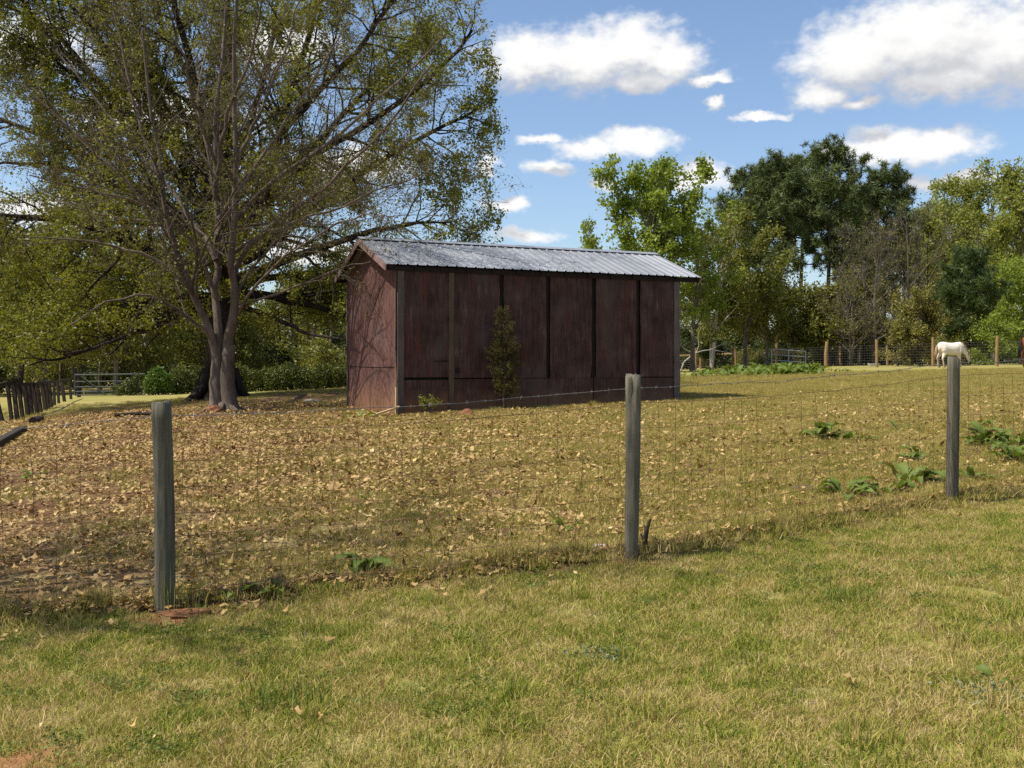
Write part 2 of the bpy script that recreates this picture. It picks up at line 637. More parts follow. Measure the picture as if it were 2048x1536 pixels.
def make_materials():
    M['ground'] = ground_material()
    M['ply_front'] = wood('weathered_plywood_shade_tone', [(.30, (.012, .0075, .006)), (.45, (.045, .0225, .0175)), (.58, (.085, .045, .036)), (.72, (.19, .14, .12))],  # darker copy of the plywood: shade of the front put into the colour
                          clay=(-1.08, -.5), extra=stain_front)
    M['ply_gable'] = wood('weathered_plywood_sun_tone', [(.28, (.045, .022, .018)), (.45, (.10, .048, .039)), (.62, (.155, .078, .063)), (.8, (.23, .145, .118))],  # lighter copy of the same plywood for the sunlit end wall
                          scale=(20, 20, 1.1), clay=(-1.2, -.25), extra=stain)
    M['trim'] = wood('bare_grey_trim_board', [(.3, (.05, .038, .033)), (.55, (.125, .095, .08)), (.8, (.24, .19, .155))])
    M['batten'] = wood('bare_tan_batten', [(.3, (.055, .035, .022)), (.55, (.11, .072, .045)), (.8, (.18, .125, .078))])
    M['fascia'] = wood('faded_fascia_board', [(.3, (.11, .07, .06)), (.55, (.22, .145, .12)), (.8, (.36, .26, .22))], scale=(6, 6, 6))
    M['dark_wood'] = wood('dark_framing_timber', [(.3, (.009, .006, .005)), (.7, (.024, .016, .013))])
    M['post'] = wood('weathered_fence_post', [(.25, (.026, .024, .016)), (.45, (.092, .084, .058)), (.6, (.165, .148, .105)), (.8, (.29, .255, .19))],
                     scale=(42, 42, 2.2), bscale=1.0)
    M['post_new'] = wood('yellowish_pine_post', [(.3, (.17, .105, .045)), (.6, (.30, .195, .085)), (.8, (.40, .28, .14))])
    M['post_old'] = wood('old_dark_fence_board', [(.3, (.018, .013, .010)), (.6, (.05, .036, .026)), (.8, (.11, .08, .057))])
    M['lumber'] = wood('fresh_split_lumber', [(.3, (.30, .20, .09)), (.7, (.52, .38, .2))])
    M['rust'] = plain('rusty_wire', (.2, .115, .065), .7, .3, .4, 30)
    M['galv'] = plain('dull_galvanised_wire', (.2, .19, .18), .45, .7, .25, 30)
    M['gate'] = plain('galvanised_gate_tube', (.085, .095, .085), .6, .0, .15, 6)
    M['panel'] = plain('galvanised_panel_tube', (.36, .38, .40), .5, .3, .15, 6)
    M['steel_dark'] = plain('shaded_steel', (.07, .08, .075), .6, .0, .2, 6)
    g = mat('galvanised_roof_sheet')
    p = objc(g)
    n = g.noise(g.vm('MULTIPLY', p, (1.0, 1.0, 1)), 1.6, 4, .6)
    n2 = g.noise(g.vm('MULTIPLY', p, (14, .9, 1)), 1.0, 5, .7)
    oi = g.new('ShaderNodeObjectInfo').outputs['Random']
    f = g.m('ADD', g.m('ADD', g.m('MULTIPLY', n, .38), g.m('MULTIPLY', n2, .3)), g.m('MULTIPLY', oi, .32))
    g.put(g.b.inputs['Base Color'], g.ramp(f, [(.3, (.21, .218, .232)), (.5, (.262, .272, .288)), (.7, (.315, .325, .342))]))
    g.b.inputs['Metallic'].default_value = .25
    g.b.inputs['Roughness'].default_value = .5
    M['roof'] = g.mat
    M['clay'] = plain('red_clay', (.22, .10, .045), .95, 0, .45, 14)
    M['dirt'] = plain('dark_crumbled_soil', (.085, .055, .035), .95, 0, .5, 18)
    M['rock'] = plain('pale_quartz_rock', (.42, .38, .36), .8, 0, .25, 10)
    M['bark_near'] = bark('grey_brown_bark', [(.28, (.045, .036, .028)), (.5, (.13, .10, .075)), (.75, (.25, .20, .15))])
    M['twig_near'] = bark('pale_twig_bark', [(.3, (.055, .043, .031)), (.7, (.15, .118, .085))], (3, 3, 3), .2)
    M['bark_oak'] = bark('dark_oak_bark', [(.3, (.012, .010, .008)), (.5, (.032, .025, .019)), (.75, (.07, .055, .042))])
    M['bark_pine'] = bark('pine_bark', [(.3, (.03, .02, .014)), (.5, (.075, .048, .034)), (.75, (.14, .10, .075))])
    M['bark_grey'] = bark('grey_bark', [(.3, (.06, .05, .04)), (.5, (.14, .115, .09)), (.75, (.24, .20, .165))])
    M['bark_white'] = bark('pale_blotched_bark', [(.3, (.2, .175, .14)), (.5, (.38, .34, .28)), (.75, (.55, .51, .44))])
    M['leaf_oak'] = foliage('young_oak_leaf', [(.05, (.085, .10, .015)), (.35, (.165, .178, .024)), (.7, (.24, .24, .035)), (1, (.33, .31, .055))], .5)
    M['leaf_near'] = foliage('unfolding_leaf', [(0, (.10, .10, .02)), (.5, (.17, .16, .035)), (1, (.25, .22, .06))], .35)
    M['leaf_fresh'] = foliage('fresh_green_leaf', [(0, (.13, .17, .022)), (.5, (.24, .305, .045)), (1, (.34, .41, .075))], .5)
    M['leaf_olive'] = foliage('olive_green_leaf', [(0, (.09, .10, .019)), (.5, (.185, .195, .037)), (1, (.30, .295, .07))], .48)
    M['leaf_yellow'] = foliage('yellow_green_leaf', [(0, (.13, .15, .026)), (.5, (.26, .285, .055)), (1, (.38, .40, .105))], .5)
    M['leaf_willow'] = foliage('pale_willow_leaf', [(0, (.12, .12, .026)), (.5, (.22, .205, .05)), (1, (.32, .28, .09))], .35)
    M['leaf_dark'] = foliage('deep_green_leaf', [(0, (.02, .032, .008)), (.5, (.048, .068, .014)), (1, (.095, .12, .025))], .25)
    M['leaf_wood'] = foliage('spring_wood_leaf', [(0, (.08, .086, .016)), (.5, (.17, .175, .032)), (1, (.26, .25, .05))], .35)
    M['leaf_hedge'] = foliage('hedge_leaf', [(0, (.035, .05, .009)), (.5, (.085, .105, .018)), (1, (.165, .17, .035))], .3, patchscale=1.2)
    M['leaf_bright'] = foliage('bright_shrub_leaf', [(0, (.045, .085, .011)), (.5, (.09, .15, .02)), (1, (.16, .225, .038))], .35)
    M['needle'] = foliage('pine_needles', [(0, (.048, .07, .02)), (.5, (.105, .135, .038)), (1, (.19, .22, .065))], .15, .5)
    M['needle_young'] = foliage('young_pine_needles', [(0, (.028, .048, .012)), (.5, (.062, .095, .022)), (1, (.13, .16, .04))], .2, .5)
    M['juniper'] = foliage('juniper_spray', [(0, (.02, .024, .006)), (.5, (.085, .085, .015)), (1, (.24, .20, .035))], .3, .6, .45, 4)
    M['dock'] = foliage('dock_leaf', [(0, (.055, .09, .014)), (.5, (.115, .165, .026)), (1, (.20, .245, .05))], .35, .55, .3, 4)
    M['litter'] = foliage('dead_leaf', [(0, (.06, .032, .014)), (.25, (.17, .096, .036)), (.5, (.315, .20, .072)), (.8, (.455, .315, .122)), (1, (.60, .455, .21))], .12, .75, .25, .7)
    M['lawn'] = grass_material('lawn_blade', [(.12, (.085, .14, .012)), (.32, (.195, .245, .022)), (.47, (.34, .32, .05)), (.6, (.435, .335, .115)), (.8, (.52, .385, .165)), (1, (.74, .59, .31))], .46)
    M['pasture'] = grass_material('pasture_blade', [(.1, (.14, .155, .02)), (.32, (.26, .24, .042)), (.55, (.39, .305, .088)), (.8, (.485, .375, .132)), (1, (.63, .5, .23))], .55)
    M['tuft'] = foliage('lawn_tuft_blade', [(0, (.10, .14, .02)), (.5, (.18, .215, .035)), (1, (.28, .29, .06))], .3, .6)
    M['straw'] = foliage('dry_straw', [(0, (.30, .22, .10)), (1, (.62, .52, .32))], .1, .7)
    M['silver'] = foliage('silvery_leaf', [(0, (.12, .15, .07)), (1, (.25, .285, .165))], .2, .6)
    g = mat('cream_horse_coat')
    p = objc(g)
    n = g.noise(p, 3.5, 4, .6)
    sp = g.new('ShaderNodeSeparateXYZ')
    g.put(sp.inputs[0], p)
    col = g.ramp(n, [(.35, (.66, .56, .44)), (.65, (.80, .73, .62))])
    low = g.m('SUBTRACT', 1.0, g.step(g.m('ADD', sp.outputs[2], g.m('MULTIPLY', g.m('SUBTRACT', n, .5), .8)), .25, .75))
    col = g.mix(g.m('MULTIPLY', low, .65), col, (.36, .17, .10))
    g.put(g.b.inputs['Base Color'], col)
    M['horse'] = g.mat
    M['mane'] = plain('dusty_mane', (.36, .24, .17), .8, 0, .2)
    M['hoof'] = plain('hoof', (.10, .07, .05), .6, 0, .2)
    M['eye'] = plain('dark_eye', (.01, .008, .006), .2, 0, .1)
    g = mat('chestnut_coat')
    n = g.noise(objc(g), 3.0, 4, .6)
    g.put(g.b.inputs['Base Color'], g.ramp(n, [(.3, (.13, .04, .018)), (.7, (.24, .085, .04))]))
    g.b.inputs['Roughness'].default_value = .5
    M['horse_brown'] = g.mat
    M['mane_dark'] = plain('black_mane', (.015, .011, .01), .6, 0, .2)
    M['trough'] = plain('white_plastic', (.6, .62, .66), .5, 0, .08)


make_materials()


# ------------------------------------------------------------------ terrain
def build_ground():
    ys = np.concatenate([np.linspace(-30, 0, 16)[:-1], np.linspace(0, 3, 12)[:-1], np.geomspace(3, 40, 190)[:-1], np.geomspace(40, 150, 60)[:-1], np.geomspace(150, 2500, 14)])
    t = np.linspace(-1, 1, 231)
    t = np.sign(t) * (np.abs(t) * .62 + np.abs(t) ** 4 * .38)
    yy = np.repeat(ys[:, None], len(t), 1)
    half = 16 + 1.15 * np.maximum(ys, 0)
    xx = half[:, None] * t[None, :]
    x, y = xx.ravel(), yy.ravel()
    z = gz(x, y)
    nr, nc = yy.shape
    i = np.arange(nr - 1)[:, None] * nc + np.arange(nc - 1)[None, :]
    f = np.stack([i, i + 1, i + nc + 1, i + nc], -1).reshape(-1, 4)
    lawn = 1 - sstep(-.15, .1, y - fence_y(x))
    bare = np.zeros_like(x)
    for (cx, cy_, r) in ((-7.2, 25.7, 7), (-10.2, 35, 10), (-12, 29, 8), (-5.5, 7.5, 4.5), (-4.5, 13, 6), (-6.5, 19, 7)):
        bare = np.maximum(bare, 1 - sstep(.45 * r, r, np.hypot(x - cx, (y - cy_))))
    bare *= (1 - lawn)
    df = y - fence_y(x)
    bare = np.maximum(bare, (1 - sstep(.1, .3, np.abs(df - .12))) * .9)
    clay = np.zeros_like(x)
    for (px, Y, r) in ((345, 6.25, .34), (400, 6.35, .22), (40, 4.05, .3), (1262, 7.0, .12), (755, 22.2, .5), (425, 25.3, .55), (1690, 37, .9)):
        c = ray(px, 0, Y)
        clay = np.maximum(clay, (1 - sstep(.35 * r, r, np.hypot(x - c[0], y - c[1]) + .25 * r * (vnoise(x * 9, y * 9, 4) - .5))) * .9)
    # clay splash strip along the foot of the barn
    for u in np.linspace(0, 7.3, 40):
        A = math.radians(25.07)
        cx, cy_ = -2.494 + u * math.cos(A) + .15 * math.sin(A), 22.358 + u * math.sin(A) - .15 * math.cos(A)
        clay = np.maximum(clay, .55 * (1 - sstep(.05, .3, np.hypot(x - cx, y - cy_))))
    me = mesh_np('ground', np.c_[x, y, z], f, M['ground'], {'lawn': lawn, 'bare': bare, 'clay': clay}, smooth=True)
    link('ground', me, kind='structure')


build_ground()

# ------------------------------------------------------------------ barn
BA = math.radians(25.068)
BO = Vector((-2.494, 22.358, EYE))            # near corner of the barn, local z = 0 at eye level


def b2w(u, v, z):
    return Vector((BO.x + u * math.cos(BA) - v * math.sin(BA), BO.y + u * math.sin(BA) + v * math.cos(BA), BO.z + z))


def rough_board(a, b, name, m, parent, n=6, wob=.006, seed=0, **kw):
    """a sheet from corner a to corner b with slightly wavering edges; grain along z"""
    r = np.random.default_rng(seed)
    (x0, y0, z0), (x1, y1, z1) = a, b
    zs = np.linspace(z0, z1, n + 1)
    mb = MB()
    v = []
    for z in zs:
        e = r.normal(0, wob, 4)
        d = r.normal(0, wob * .7)
        if abs(x1 - x0) >= abs(y1 - y0):
            v += [(x0 + e[0], y0 + d, z), (x1 + e[1], y0 + d, z), (x1 + e[1], y1 + d, z), (x0 + e[0], y1 + d, z)]
        else:
            v += [(x0 + d, y0 + e[0], z), (x1 + d, y0 + e[0], z), (x1 + d, y1 + e[1], z), (x0 + d, y1 + e[1], z)]
    f = []
    for k in range(n):
        o = k * 4
        for i in range(4):
            j = (i + 1) % 4
            f.append((o + i, o + j, o + 4 + j, o + 4 + i))
    f += [(3, 2, 1, 0), (n * 4, n * 4 + 1, n * 4 + 2, n * 4 + 3)]
    mb.add(v, f)
    return mb.build(name, m, parent, **kw)


def build_barn():
    t = thing('barn', BO, 'long windowless barn of weathered red plywood sheets under a ribbed metal roof', 'barn', rz=BA)
    L, Wd = 7.32, 3.9
    zb, zs, ze, zr = -1.45, -.338, 2.13, 2.86      # bottom in the soil, seam of the sheets, eave, ridge
    # dark framing behind the sheets, seen in the joints
    mb = MB()
    mb.box((.05, .07, zb), (L - .05, .10, ze))
    mb.box((.06, .10, zb), (.09, Wd - .06, ze))
    mb.box((L - .09, .10, zb), (L - .06, Wd - .06, ze))
    mb.box((.05, Wd - .09, zb), (L - .05, Wd - .06, ze))
    mb.build('inner_wall', M['dark_wood'], t)
    # front sheets: six columns, tall sheet over a short skirt
    r = np.random.default_rng(3)
    cols = [(.15, 1.20), (1.30, 2.44), (2.54, 3.63), (3.73, 4.84), (4.95, 6.08), (6.2, 7.16)]
    for i, (a, b) in enumerate(cols):
        lift = r.normal(0, .012)
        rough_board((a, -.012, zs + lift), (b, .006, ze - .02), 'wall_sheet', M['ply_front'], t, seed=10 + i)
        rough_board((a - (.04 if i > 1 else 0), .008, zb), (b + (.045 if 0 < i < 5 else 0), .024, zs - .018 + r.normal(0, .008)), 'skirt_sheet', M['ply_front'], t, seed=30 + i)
    rough_board((0, -.03, zb), (.14, 0, ze - .02), 'corner_board', M['trim'], t, seed=50)
    rough_board((7.17, -.03, zb), (L, 0, ze - .02), 'corner_board', M['trim'], t, seed=51)
    rough_board((1.19, -.034, zb), (1.31, -.014, ze - .02), 'batten', M['batten'], t, seed=52, wob=.004)
    for u in (2.46, 3.65, 4.865, 6.1):
        rough_board((u, .03, zb), (u + .08, .065, ze - .02), 'stud', M['dark_wood'], t, seed=int(u * 10))
    # shade of a hole and of a tear, put on as dark pieces
    mb = MB()
    mb.box((1.35, -.03, -.22), (1.45, -.006, -.11))
    mb.build('hole_shade_plate', M['dark_wood'], t, label='small dark square plate coloured as the shade inside a plywood hole')
    mb = MB()
    mb.bar((.83, -.02, .035), (1.18, -.02, .05), .03, .02)
    mb.build('tear_shade_bar', M['dark_wood'], t)
    # gable wall towards the tree: sheets that end under the rake
    slope = (zr - ze) / (Wd / 2)

    def gable(x0, x1, m, seed):
        cuts = [.02, 1.0, 1.95, 2.9, Wd - .04]
        rr = np.random.default_rng(seed)
        for k in range(4):
            a, b = cuts[k] + .006, cuts[k + 1] - .006
            top = lambda y: ze + slope * (y if y < Wd / 2 else Wd - y) - .07
            e = rr.normal(0, .006)
            ys = [a, b]
            pts = [(a, zs + .25 + e), (b, zs + .25 + e), (b, top(b)), (a, top(a))]
            if a < Wd / 2 < b:
                pts.insert(3, (Wd / 2, top(Wd / 2)))
            n = len(pts)
            mb = MB()
            mb.add([(x0, y, z) for y, z in pts] + [(x1, y, z) for y, z in pts],
                   [tuple(range(n))[::-1], tuple(range(n, 2 * n))] + [(i, (i + 1) % n, n + (i + 1) % n, n + i) for i in range(n)])
            mb.build('gable_sheet', m, t)
            mb = MB()
            bend = .05 if k == 0 else .012
            z1 = zs + .235 + e
            nz = 6
            vv = []
            for q in range(nz + 1):
                z = zb + (z1 - zb) * q / nz
                w = -bend * (1 - q / nz) ** 2
                vv += [(x0 + w + .012, a, z), (x0 + w + .012, b, z), (x1 + w + .012, b, z), (x1 + w + .012, a, z)]
            ff = []
            for q in range(nz):
                o = q * 4
                ff += [(o + i, o + (i + 1) % 4, o + 4 + (i + 1) % 4, o + 4 + i) for i in range(4)]
            ff += [(3, 2, 1, 0), (nz * 4, nz * 4 + 1, nz * 4 + 2, nz * 4 + 3)]
            mb.add(vv, ff)
            mb.build('gable_skirt', m, t)
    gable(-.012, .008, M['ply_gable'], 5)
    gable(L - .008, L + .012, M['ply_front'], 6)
    for x0, x1 in ((-.035, -.014), (L + .014, L + .035)):
        rough_board((x0, .0, zb), (x1, .1, ze - .06), 'corner_board', M['batten'] if x0 < 0 else M['trim'], t, seed=60, wob=.012)
        rough_board((x0, Wd - .1, zb), (x1, Wd, ze - .06), 'corner_board', M['trim'], t, seed=61)
    for i in range(6):
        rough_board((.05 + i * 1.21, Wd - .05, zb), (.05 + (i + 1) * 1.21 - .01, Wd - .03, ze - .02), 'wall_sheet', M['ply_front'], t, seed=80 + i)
    # roof
    og, og2, oe = .29, .56, .12
    roof = link('roof', None, t)
    pitch = math.atan(slope)
    npan = 9
    x0, x1 = -og, L + og2
    pw = (x1 - x0) / npan
    run = Wd / 2 + oe
    ln = run / math.cos(pitch)

    def panel_mesh(side, k):
        # cross-section along x with ribs, swept down the slope
        rib = .2286
        xs, hs = [], []
        a, b = x0 + k * pw, x0 + (k + 1) * pw + .03
        pts = [(a, 0.0)]
        n0 = math.ceil((a - x0) / rib - 1e-6)
        while True:
            c = x0 + n0 * rib + .03
            if c + .03 > b:
                break
            if c - .03 > a:
                pts += [(c - .03, 0), (c - .014, .022), (c + .014, .022), (c + .03, 0)]
                for q in (1, 2):
                    w = c + rib * q / 3
                    if w + .012 < b:
                        pts += [(w - .012, 0), (w, .005), (w + .012, 0)]
            n0 += 1
        pts.append((b, 0.0))
        pts = np.array(pts)
        pts = pts[np.argsort(pts[:, 0], kind='stable')]
        n = len(pts)
        v = []
        rr = np.random.default_rng(100 + k)
        dz = .003 * (k % 2)
        ext = rr.normal(0, .008)
        for s_ in (0.0, ln + ext):
            for th in (0, -.006):
                for (x, h) in pts:
                    y = Wd / 2 - side * (s_ * math.cos(pitch))
                    z = zr + .055 + dz - s_ * math.sin(pitch) + h + th
                    v.append((x, y + side * 0, z))
        f = []
        for i in range(n - 1):
            f.append((i, i + 1, 2 * n + i + 1, 2 * n + i) if side < 0 else (i, 2 * n + i, 2 * n + i + 1, i + 1))
            f.append((n + i, 3 * n + i, 3 * n + i + 1, n + i + 1))
            f.append((2 * n + i, 2 * n + i + 1, 3 * n + i + 1, 3 * n + i))
            f.append((i, n + i, n + i + 1, i + 1))
        mb = MB()
        mb.add(v, f)
        return mb.mesh('roof_sheet', M['roof'])
    for side in (1, -1):
        for k in range(npan):
            link('roof_sheet', panel_mesh(side, k), roof)
    mb = MB()
    for side in (1, -1):
        w = .2
        a = (x0 - .02, Wd / 2, zr + .098)
        y1_, z1_ = Wd / 2 - side * w * math.cos(pitch), zr + .098 - w * math.sin(pitch)
        v = [(x0 - .02, Wd / 2, zr + .098), (x1 + .02, Wd / 2, zr + .098), (x1 + .02, y1_, z1_), (x0 - .02, y1_, z1_)]
        v += [(p[0], p[1], p[2] - .008) for p in v]
        mb.add(v, [(0, 1, 2, 3), (7, 6, 5, 4), (2, 1, 5, 6), (3, 2, 6, 7), (0, 3, 7, 4)])
    mb.build('ridge_cap', M['roof'], roof)
    for xx in (x0 - .012, x1 + .012):
        for side in (1, -1):
            mb = MB()
            p = Vector((xx, Wd / 2 - side * .005, zr - .025))
            q = Vector((xx, Wd / 2 - side * run, zr - .025 - run * slope))
            mb.bar(p, q, .025, .135, up=(0, 0, 1))
            mb.build('rake_board', M['fascia'], roof)
    for side in (1, -1):
        for xx in np.linspace(x0 + .06, x1 - .06, 14):
            mb = MB()
            p = Vector((xx, Wd / 2, zr - .03))
            q = Vector((xx, Wd / 2 - side * (run - .03), zr - .03 - (run - .03) * slope))
            mb.bar(p, q, .04, .11)
            mb.build('rafter', M['dark_wood'], roof)
    # closed soffit boards at the front eave
    mb = MB()
    mb.box((x0 + .03, -.05, ze - .12), (x1 - .03, -.03, ze - .015))
    mb.build('eave_board', M['dark_wood'], roof)
    mb = MB()
    mb.box((x0 + .03, Wd + .03, ze - .12), (x1 - .03, Wd + .05, ze - .015))
    mb.build('eave_board', M['dark_wood'], roof)
    # split board that hangs off the near corner
    g0 = b2w(-.02, -.05, 0)
    zz = g1(g0.x, g0.y)
    d = thing('loose_board', (g0.x, g0.y, zz), 'pale split board lying against the near corner of the barn', 'board', rz=BA)
    mb = MB()
    mb.bar((-.62, -.22, .03), (.0, -.12, .2), .09, .03)
    mb.build('board', M['lumber'], d)
    mb = MB()
    mb.bar((-.06, -.07, .02), (-.045, -.05, .62), .06, .025, up=(1, 0, 0))
    mb.build('splinter', M['lumber'], d)


build_barn()


# ------------------------------------------------------------------ near wire fence
def post_mesh(name, h, r0, r1, seed, lean=(0, 0), notch=False):
    r = np.random.default_rng(seed)
    k, n = 22, 16
    v, f = [], []
    ph = r.uniform(0, 6.28, 4)
    for i in range(n + 1):
        t = i / n
        z = -.35 + (h + .35) * t
        rr = r0 + (r1 - r0) * t
        cx, cy_ = lean[0] * t + .006 * math.sin(4 * t + ph[0]), lean[1] * t + .006 * math.sin(5 * t + ph[1])
        for j in range(k):
            a = 2 * math.pi * j / k
            q = rr * (1 + .035 * math.sin(2 * a + ph[2]) + .02 * math.sin(5 * a + ph[3] + 2 * t) + r.normal(0, .008))
            zz = z
            if i == n:
                zz += r.normal(0, .005) + .012 * math.cos(a + ph[0])
            if notch and i >= n - 1 and j in (15, 16):
                q *= .5
            v.append((cx + q * math.cos(a), cy_ + q * math.sin(a), zz))
    for i in range(n):
        for j in range(k):
            b = (j + 1) % k
            f.append((i * k + j, i * k + b, (i + 1) * k + b, (i + 1) * k + j))
    v.append((lean[0], lean[1], h + .004))
    c = len(v) - 1
    for j in range(k):
        f.append((n * k + j, n * k + (j + 1) % k, c))
    mb = MB()
    mb.add(v, f)
    return mb.mesh(name, M['post'], smooth=True)


def build_near_fence():
    base = FENCE[2]
    t = thing('wire_fence', (0, 0, 0), 'rusty woven wire fence with round weathered posts across the foreground', 'fence')
    specs = [(1.30, .066, .06, (0, 0), False), (1.30, .062, .057, (-.02, 0), False), (1.30, .046, .055, (.012, 0), True), (1.26, .053, .05, (-.008, 0), False), (1.28, .055, .05, (0, 0), False)]
    labels = [None, 'thick grey fence post at the left', 'tapered fence post with a split in its top', 'slim grey-green fence post in front of the cream horse', None]
    tops = []
    for i, p in enumerate(FENCE):
        h, r0, r1, lean, notch = specs[i]
        o = link('post', post_mesh('post', h, r0, r1, 40 + i, lean, notch), t)
        zg = float(gz(p[0], p[1], False)[0])
        o.location = (p[0], p[1], zg)
        if labels[i]:
            o['label'] = labels[i]
        tops.append((Vector((p[0], p[1], zg)), lean, h))
    hs = [1.11, .93, .76, .60, .46, .33, .22, .12, .04]
    lv = [(1.10, 1.10, 1.115, 1.10, 1.1)]
    off = Vector((.02, .068, 0))     # wire is stapled to the far side of the posts

    def wp(i, h):
        b, lean, hh = tops[i]
        return b + Vector((lean[0] * h / hh, lean[1] * h / hh, h)) + off
    r = np.random.default_rng(12)

    def strand(h, sag, jit):
        pts = []
        for i in range(len(FENCE) - 1):
            a, b = wp(i, h), wp(i + 1, h)
            n = 22
            for k in range(n + (i == len(FENCE) - 2)):
                s_ = k / n
                p = a.lerp(b, s_)
                p.z -= sag * 4 * s_ * (1 - s_)
                p.z += r.normal(0, jit)
                p.y += r.normal(0, jit)
                pts.append(p)
        return pts
    rows = []
    for k, h in enumerate(hs):
        pts = strand(h, .035 * h, .003)
        rows.append(np.array(pts))
        mb = MB()
        mb.tube(rows[-1], .002 if k else .0025, 4)
        mb.build('strand', M['rust'], t)
    top, bot = rows[0], rows[-1]
    total = len(top)
    L = np.concatenate([[0], np.cumsum(np.linalg.norm(np.diff(top, axis=0), axis=1))])

    def sample(row, s_):
        return np.array([np.interp(s_, L, row[:, c]) for c in range(3)])
    s_ = .1
    while s_ < L[-1]:
        pts = []
        bend = r.normal(0, .02)
        for k, row in enumerate(rows):
            p = sample(row, s_ + bend * math.sin(k * .8) + r.normal(0, .004))
            pts.append(p)
        mb = MB()
        mb.tube(pts, .0018, 3)
        mb.build('stay', M['rust'], t)
        s_ += .152
    # barbed wire along the top
    pts = np.array(strand(1.215, .03, .004))
    mb = MB()
    LL = np.concatenate([[0], np.cumsum(np.linalg.norm(np.diff(pts, axis=0), axis=1))])
    ss = np.arange(0, LL[-1], .03)
    P = np.stack([np.interp(ss, LL, pts[:, c]) for c in range(3)], 1)
    tw = .0022
    for ph in (0, math.pi):
        Q = P.copy()
        Q[:, 2] += tw * np.sin(ss * 90 + ph)
        Q[:, 1] += tw * np.cos(ss * 90 + ph)
        mb.tube(Q, .0016, 3)
    for sb in np.arange(.06, LL[-1], .125):
        c = np.array([np.interp(sb, LL, pts[:, k]) for k in range(3)])
        for q in range(2):
            d = r.normal(0, 1, 3)
            d[0] *= .4
            d = d / np.linalg.norm(d) * .016
            mb.tube([c - d, c + d], [.0014, .0014], 3)
        mb.tube([c - (.006, 0, 0), c + (.006, 0, 0)], [.0042, .0042], 5)
    mb.build('barbed_wire', M['galv'], t, label='single strand of barbed wire strung above the woven mesh')


build_near_fence()


# ------------------------------------------------------------------ trees
def catmull(pts, n):
    pts = np.asarray(pts, float)
    p = np.vstack([2 * pts[0] - pts[1], pts, 2 * pts[-1] - pts[-2]])
    m = len(pts) - 1
    out = []
    for s_ in np.linspace(0, m, n):
        i = min(int(s_), m - 1)
        t = s_ - i
        a, b, c, d = p[i:i + 4]
        out.append(.5 * ((2 * b) + (c - a) * t + (2 * a - 5 * b + 4 * c - d) * t * t + (3 * b - a - 3 * c + d) * t ** 3))
    return np.array(out)


def grow(P, R, n, tr, ang, length, rfac, segs, wander, up, r, rmin=.003, taper=.25, weights=None, flat=0.0):
    """n child branches on the parent paths P (k,s,3) with radii R; returns their paths and radii"""
    k, s, _ = P.shape
    plen = np.linalg.norm(P[:, -1] - P[:, 0], axis=1)
    w = plen if weights is None else weights * plen
    par = r.choice(k, n, p=w / w.sum())
    t = r.uniform(tr[0], tr[1], n) * (s - 1)
    i = np.minimum(t.astype(int), s - 2)
    fr = (t - i)[:, None]
    start = P[par, i] * (1 - fr) + P[par, i + 1] * fr
    rad = R[par, i] * (1 - fr[:, 0]) + R[par, i + 1] * fr[:, 0]
    T = P[par, i + 1] - P[par, i]
    T /= np.linalg.norm(T, axis=1, keepdims=True) + 1e-9
    q = r.normal(0, 1, (n, 3))
    q -= (q * T).sum(1, keepdims=True) * T
    q /= np.linalg.norm(q, axis=1, keepdims=True) + 1e-9
    a = np.radians(r.normal(ang[0], ang[1], n))[:, None]
    d = T * np.cos(a) + q * np.sin(a)
    d[:, 2] *= (1 - flat)
    if np.ndim(length) == 0 or isinstance(length, tuple):
        ln = r.uniform(length[0], length[1], n)
        ln *= 1.15 - .5 * (t / (s - 1))
    else:
        ln = length
    out = np.empty((n, segs + 1, 3))
    out[:, 0] = start
    for j in range(segs):
        d = d + r.normal(0, wander, (n, 3)) + np.array([0, 0, up])
        d /= np.linalg.norm(d, axis=1, keepdims=True) + 1e-9
        out[:, j + 1] = out[:, j] + d * (ln / segs)[:, None]
    r0 = np.maximum(rad * rfac, rmin)
    rr = r0[:, None] * np.linspace(1, taper, segs + 1)[None, :]
    return out, np.maximum(rr, rmin * .6)


def leaves_at(P, n, spread, size, r, tr=(.2, 1.0), aspect=.6, droop=.0):
    """n diamond leaves scattered about the paths P; returns verts, faces, var"""
    k, s, _ = P.shape
    par = r.integers(0, k, n)
    t = r.uniform(tr[0], tr[1], n) * (s - 1)
    i = np.minimum(t.astype(int), s - 2)
    fr = (t - i)[:, None]
    c = P[par, i] * (1 - fr) + P[par, i + 1] * fr + r.normal(0, spread, (n, 3))
    return leaf_cards(c, size, r, aspect, droop, r.uniform(0, 1, k)[par] * .5)


def leaf_cards(c, size, r, aspect=.6, droop=0.0, tone=None):
    n = len(c)
    a = r.normal(0, 1, (n, 3))
    a[:, 2] -= droop
    a /= np.linalg.norm(a, axis=1, keepdims=True)
    b = r.normal(0, 1, (n, 3))
    b -= (b * a).sum(1, keepdims=True) * a
    b /= np.linalg.norm(b, axis=1, keepdims=True)
    nrm = np.cross(a, b)
    sz = (size * r.uniform(.6, 1.35, n))[:, None]
    v = np.stack([c - a * sz * .5, c + b * sz * aspect * .5 + nrm * sz * .12 - a * sz * .08, c + a * sz * .5, c - b * sz * aspect * .5 + nrm * sz * .12 - a * sz * .08], 1).reshape(-1, 3)
    f = np.arange(n * 4).reshape(-1, 4)
    # two triangles folded along the midrib
    f = np.concatenate([f[:, [0, 1, 2]], f[:, [0, 2, 3]]])
    var = r.uniform(0, 1, n)
    if tone is not None:
        var = var * .5 + tone
    return v, f, np.repeat(var, 4)


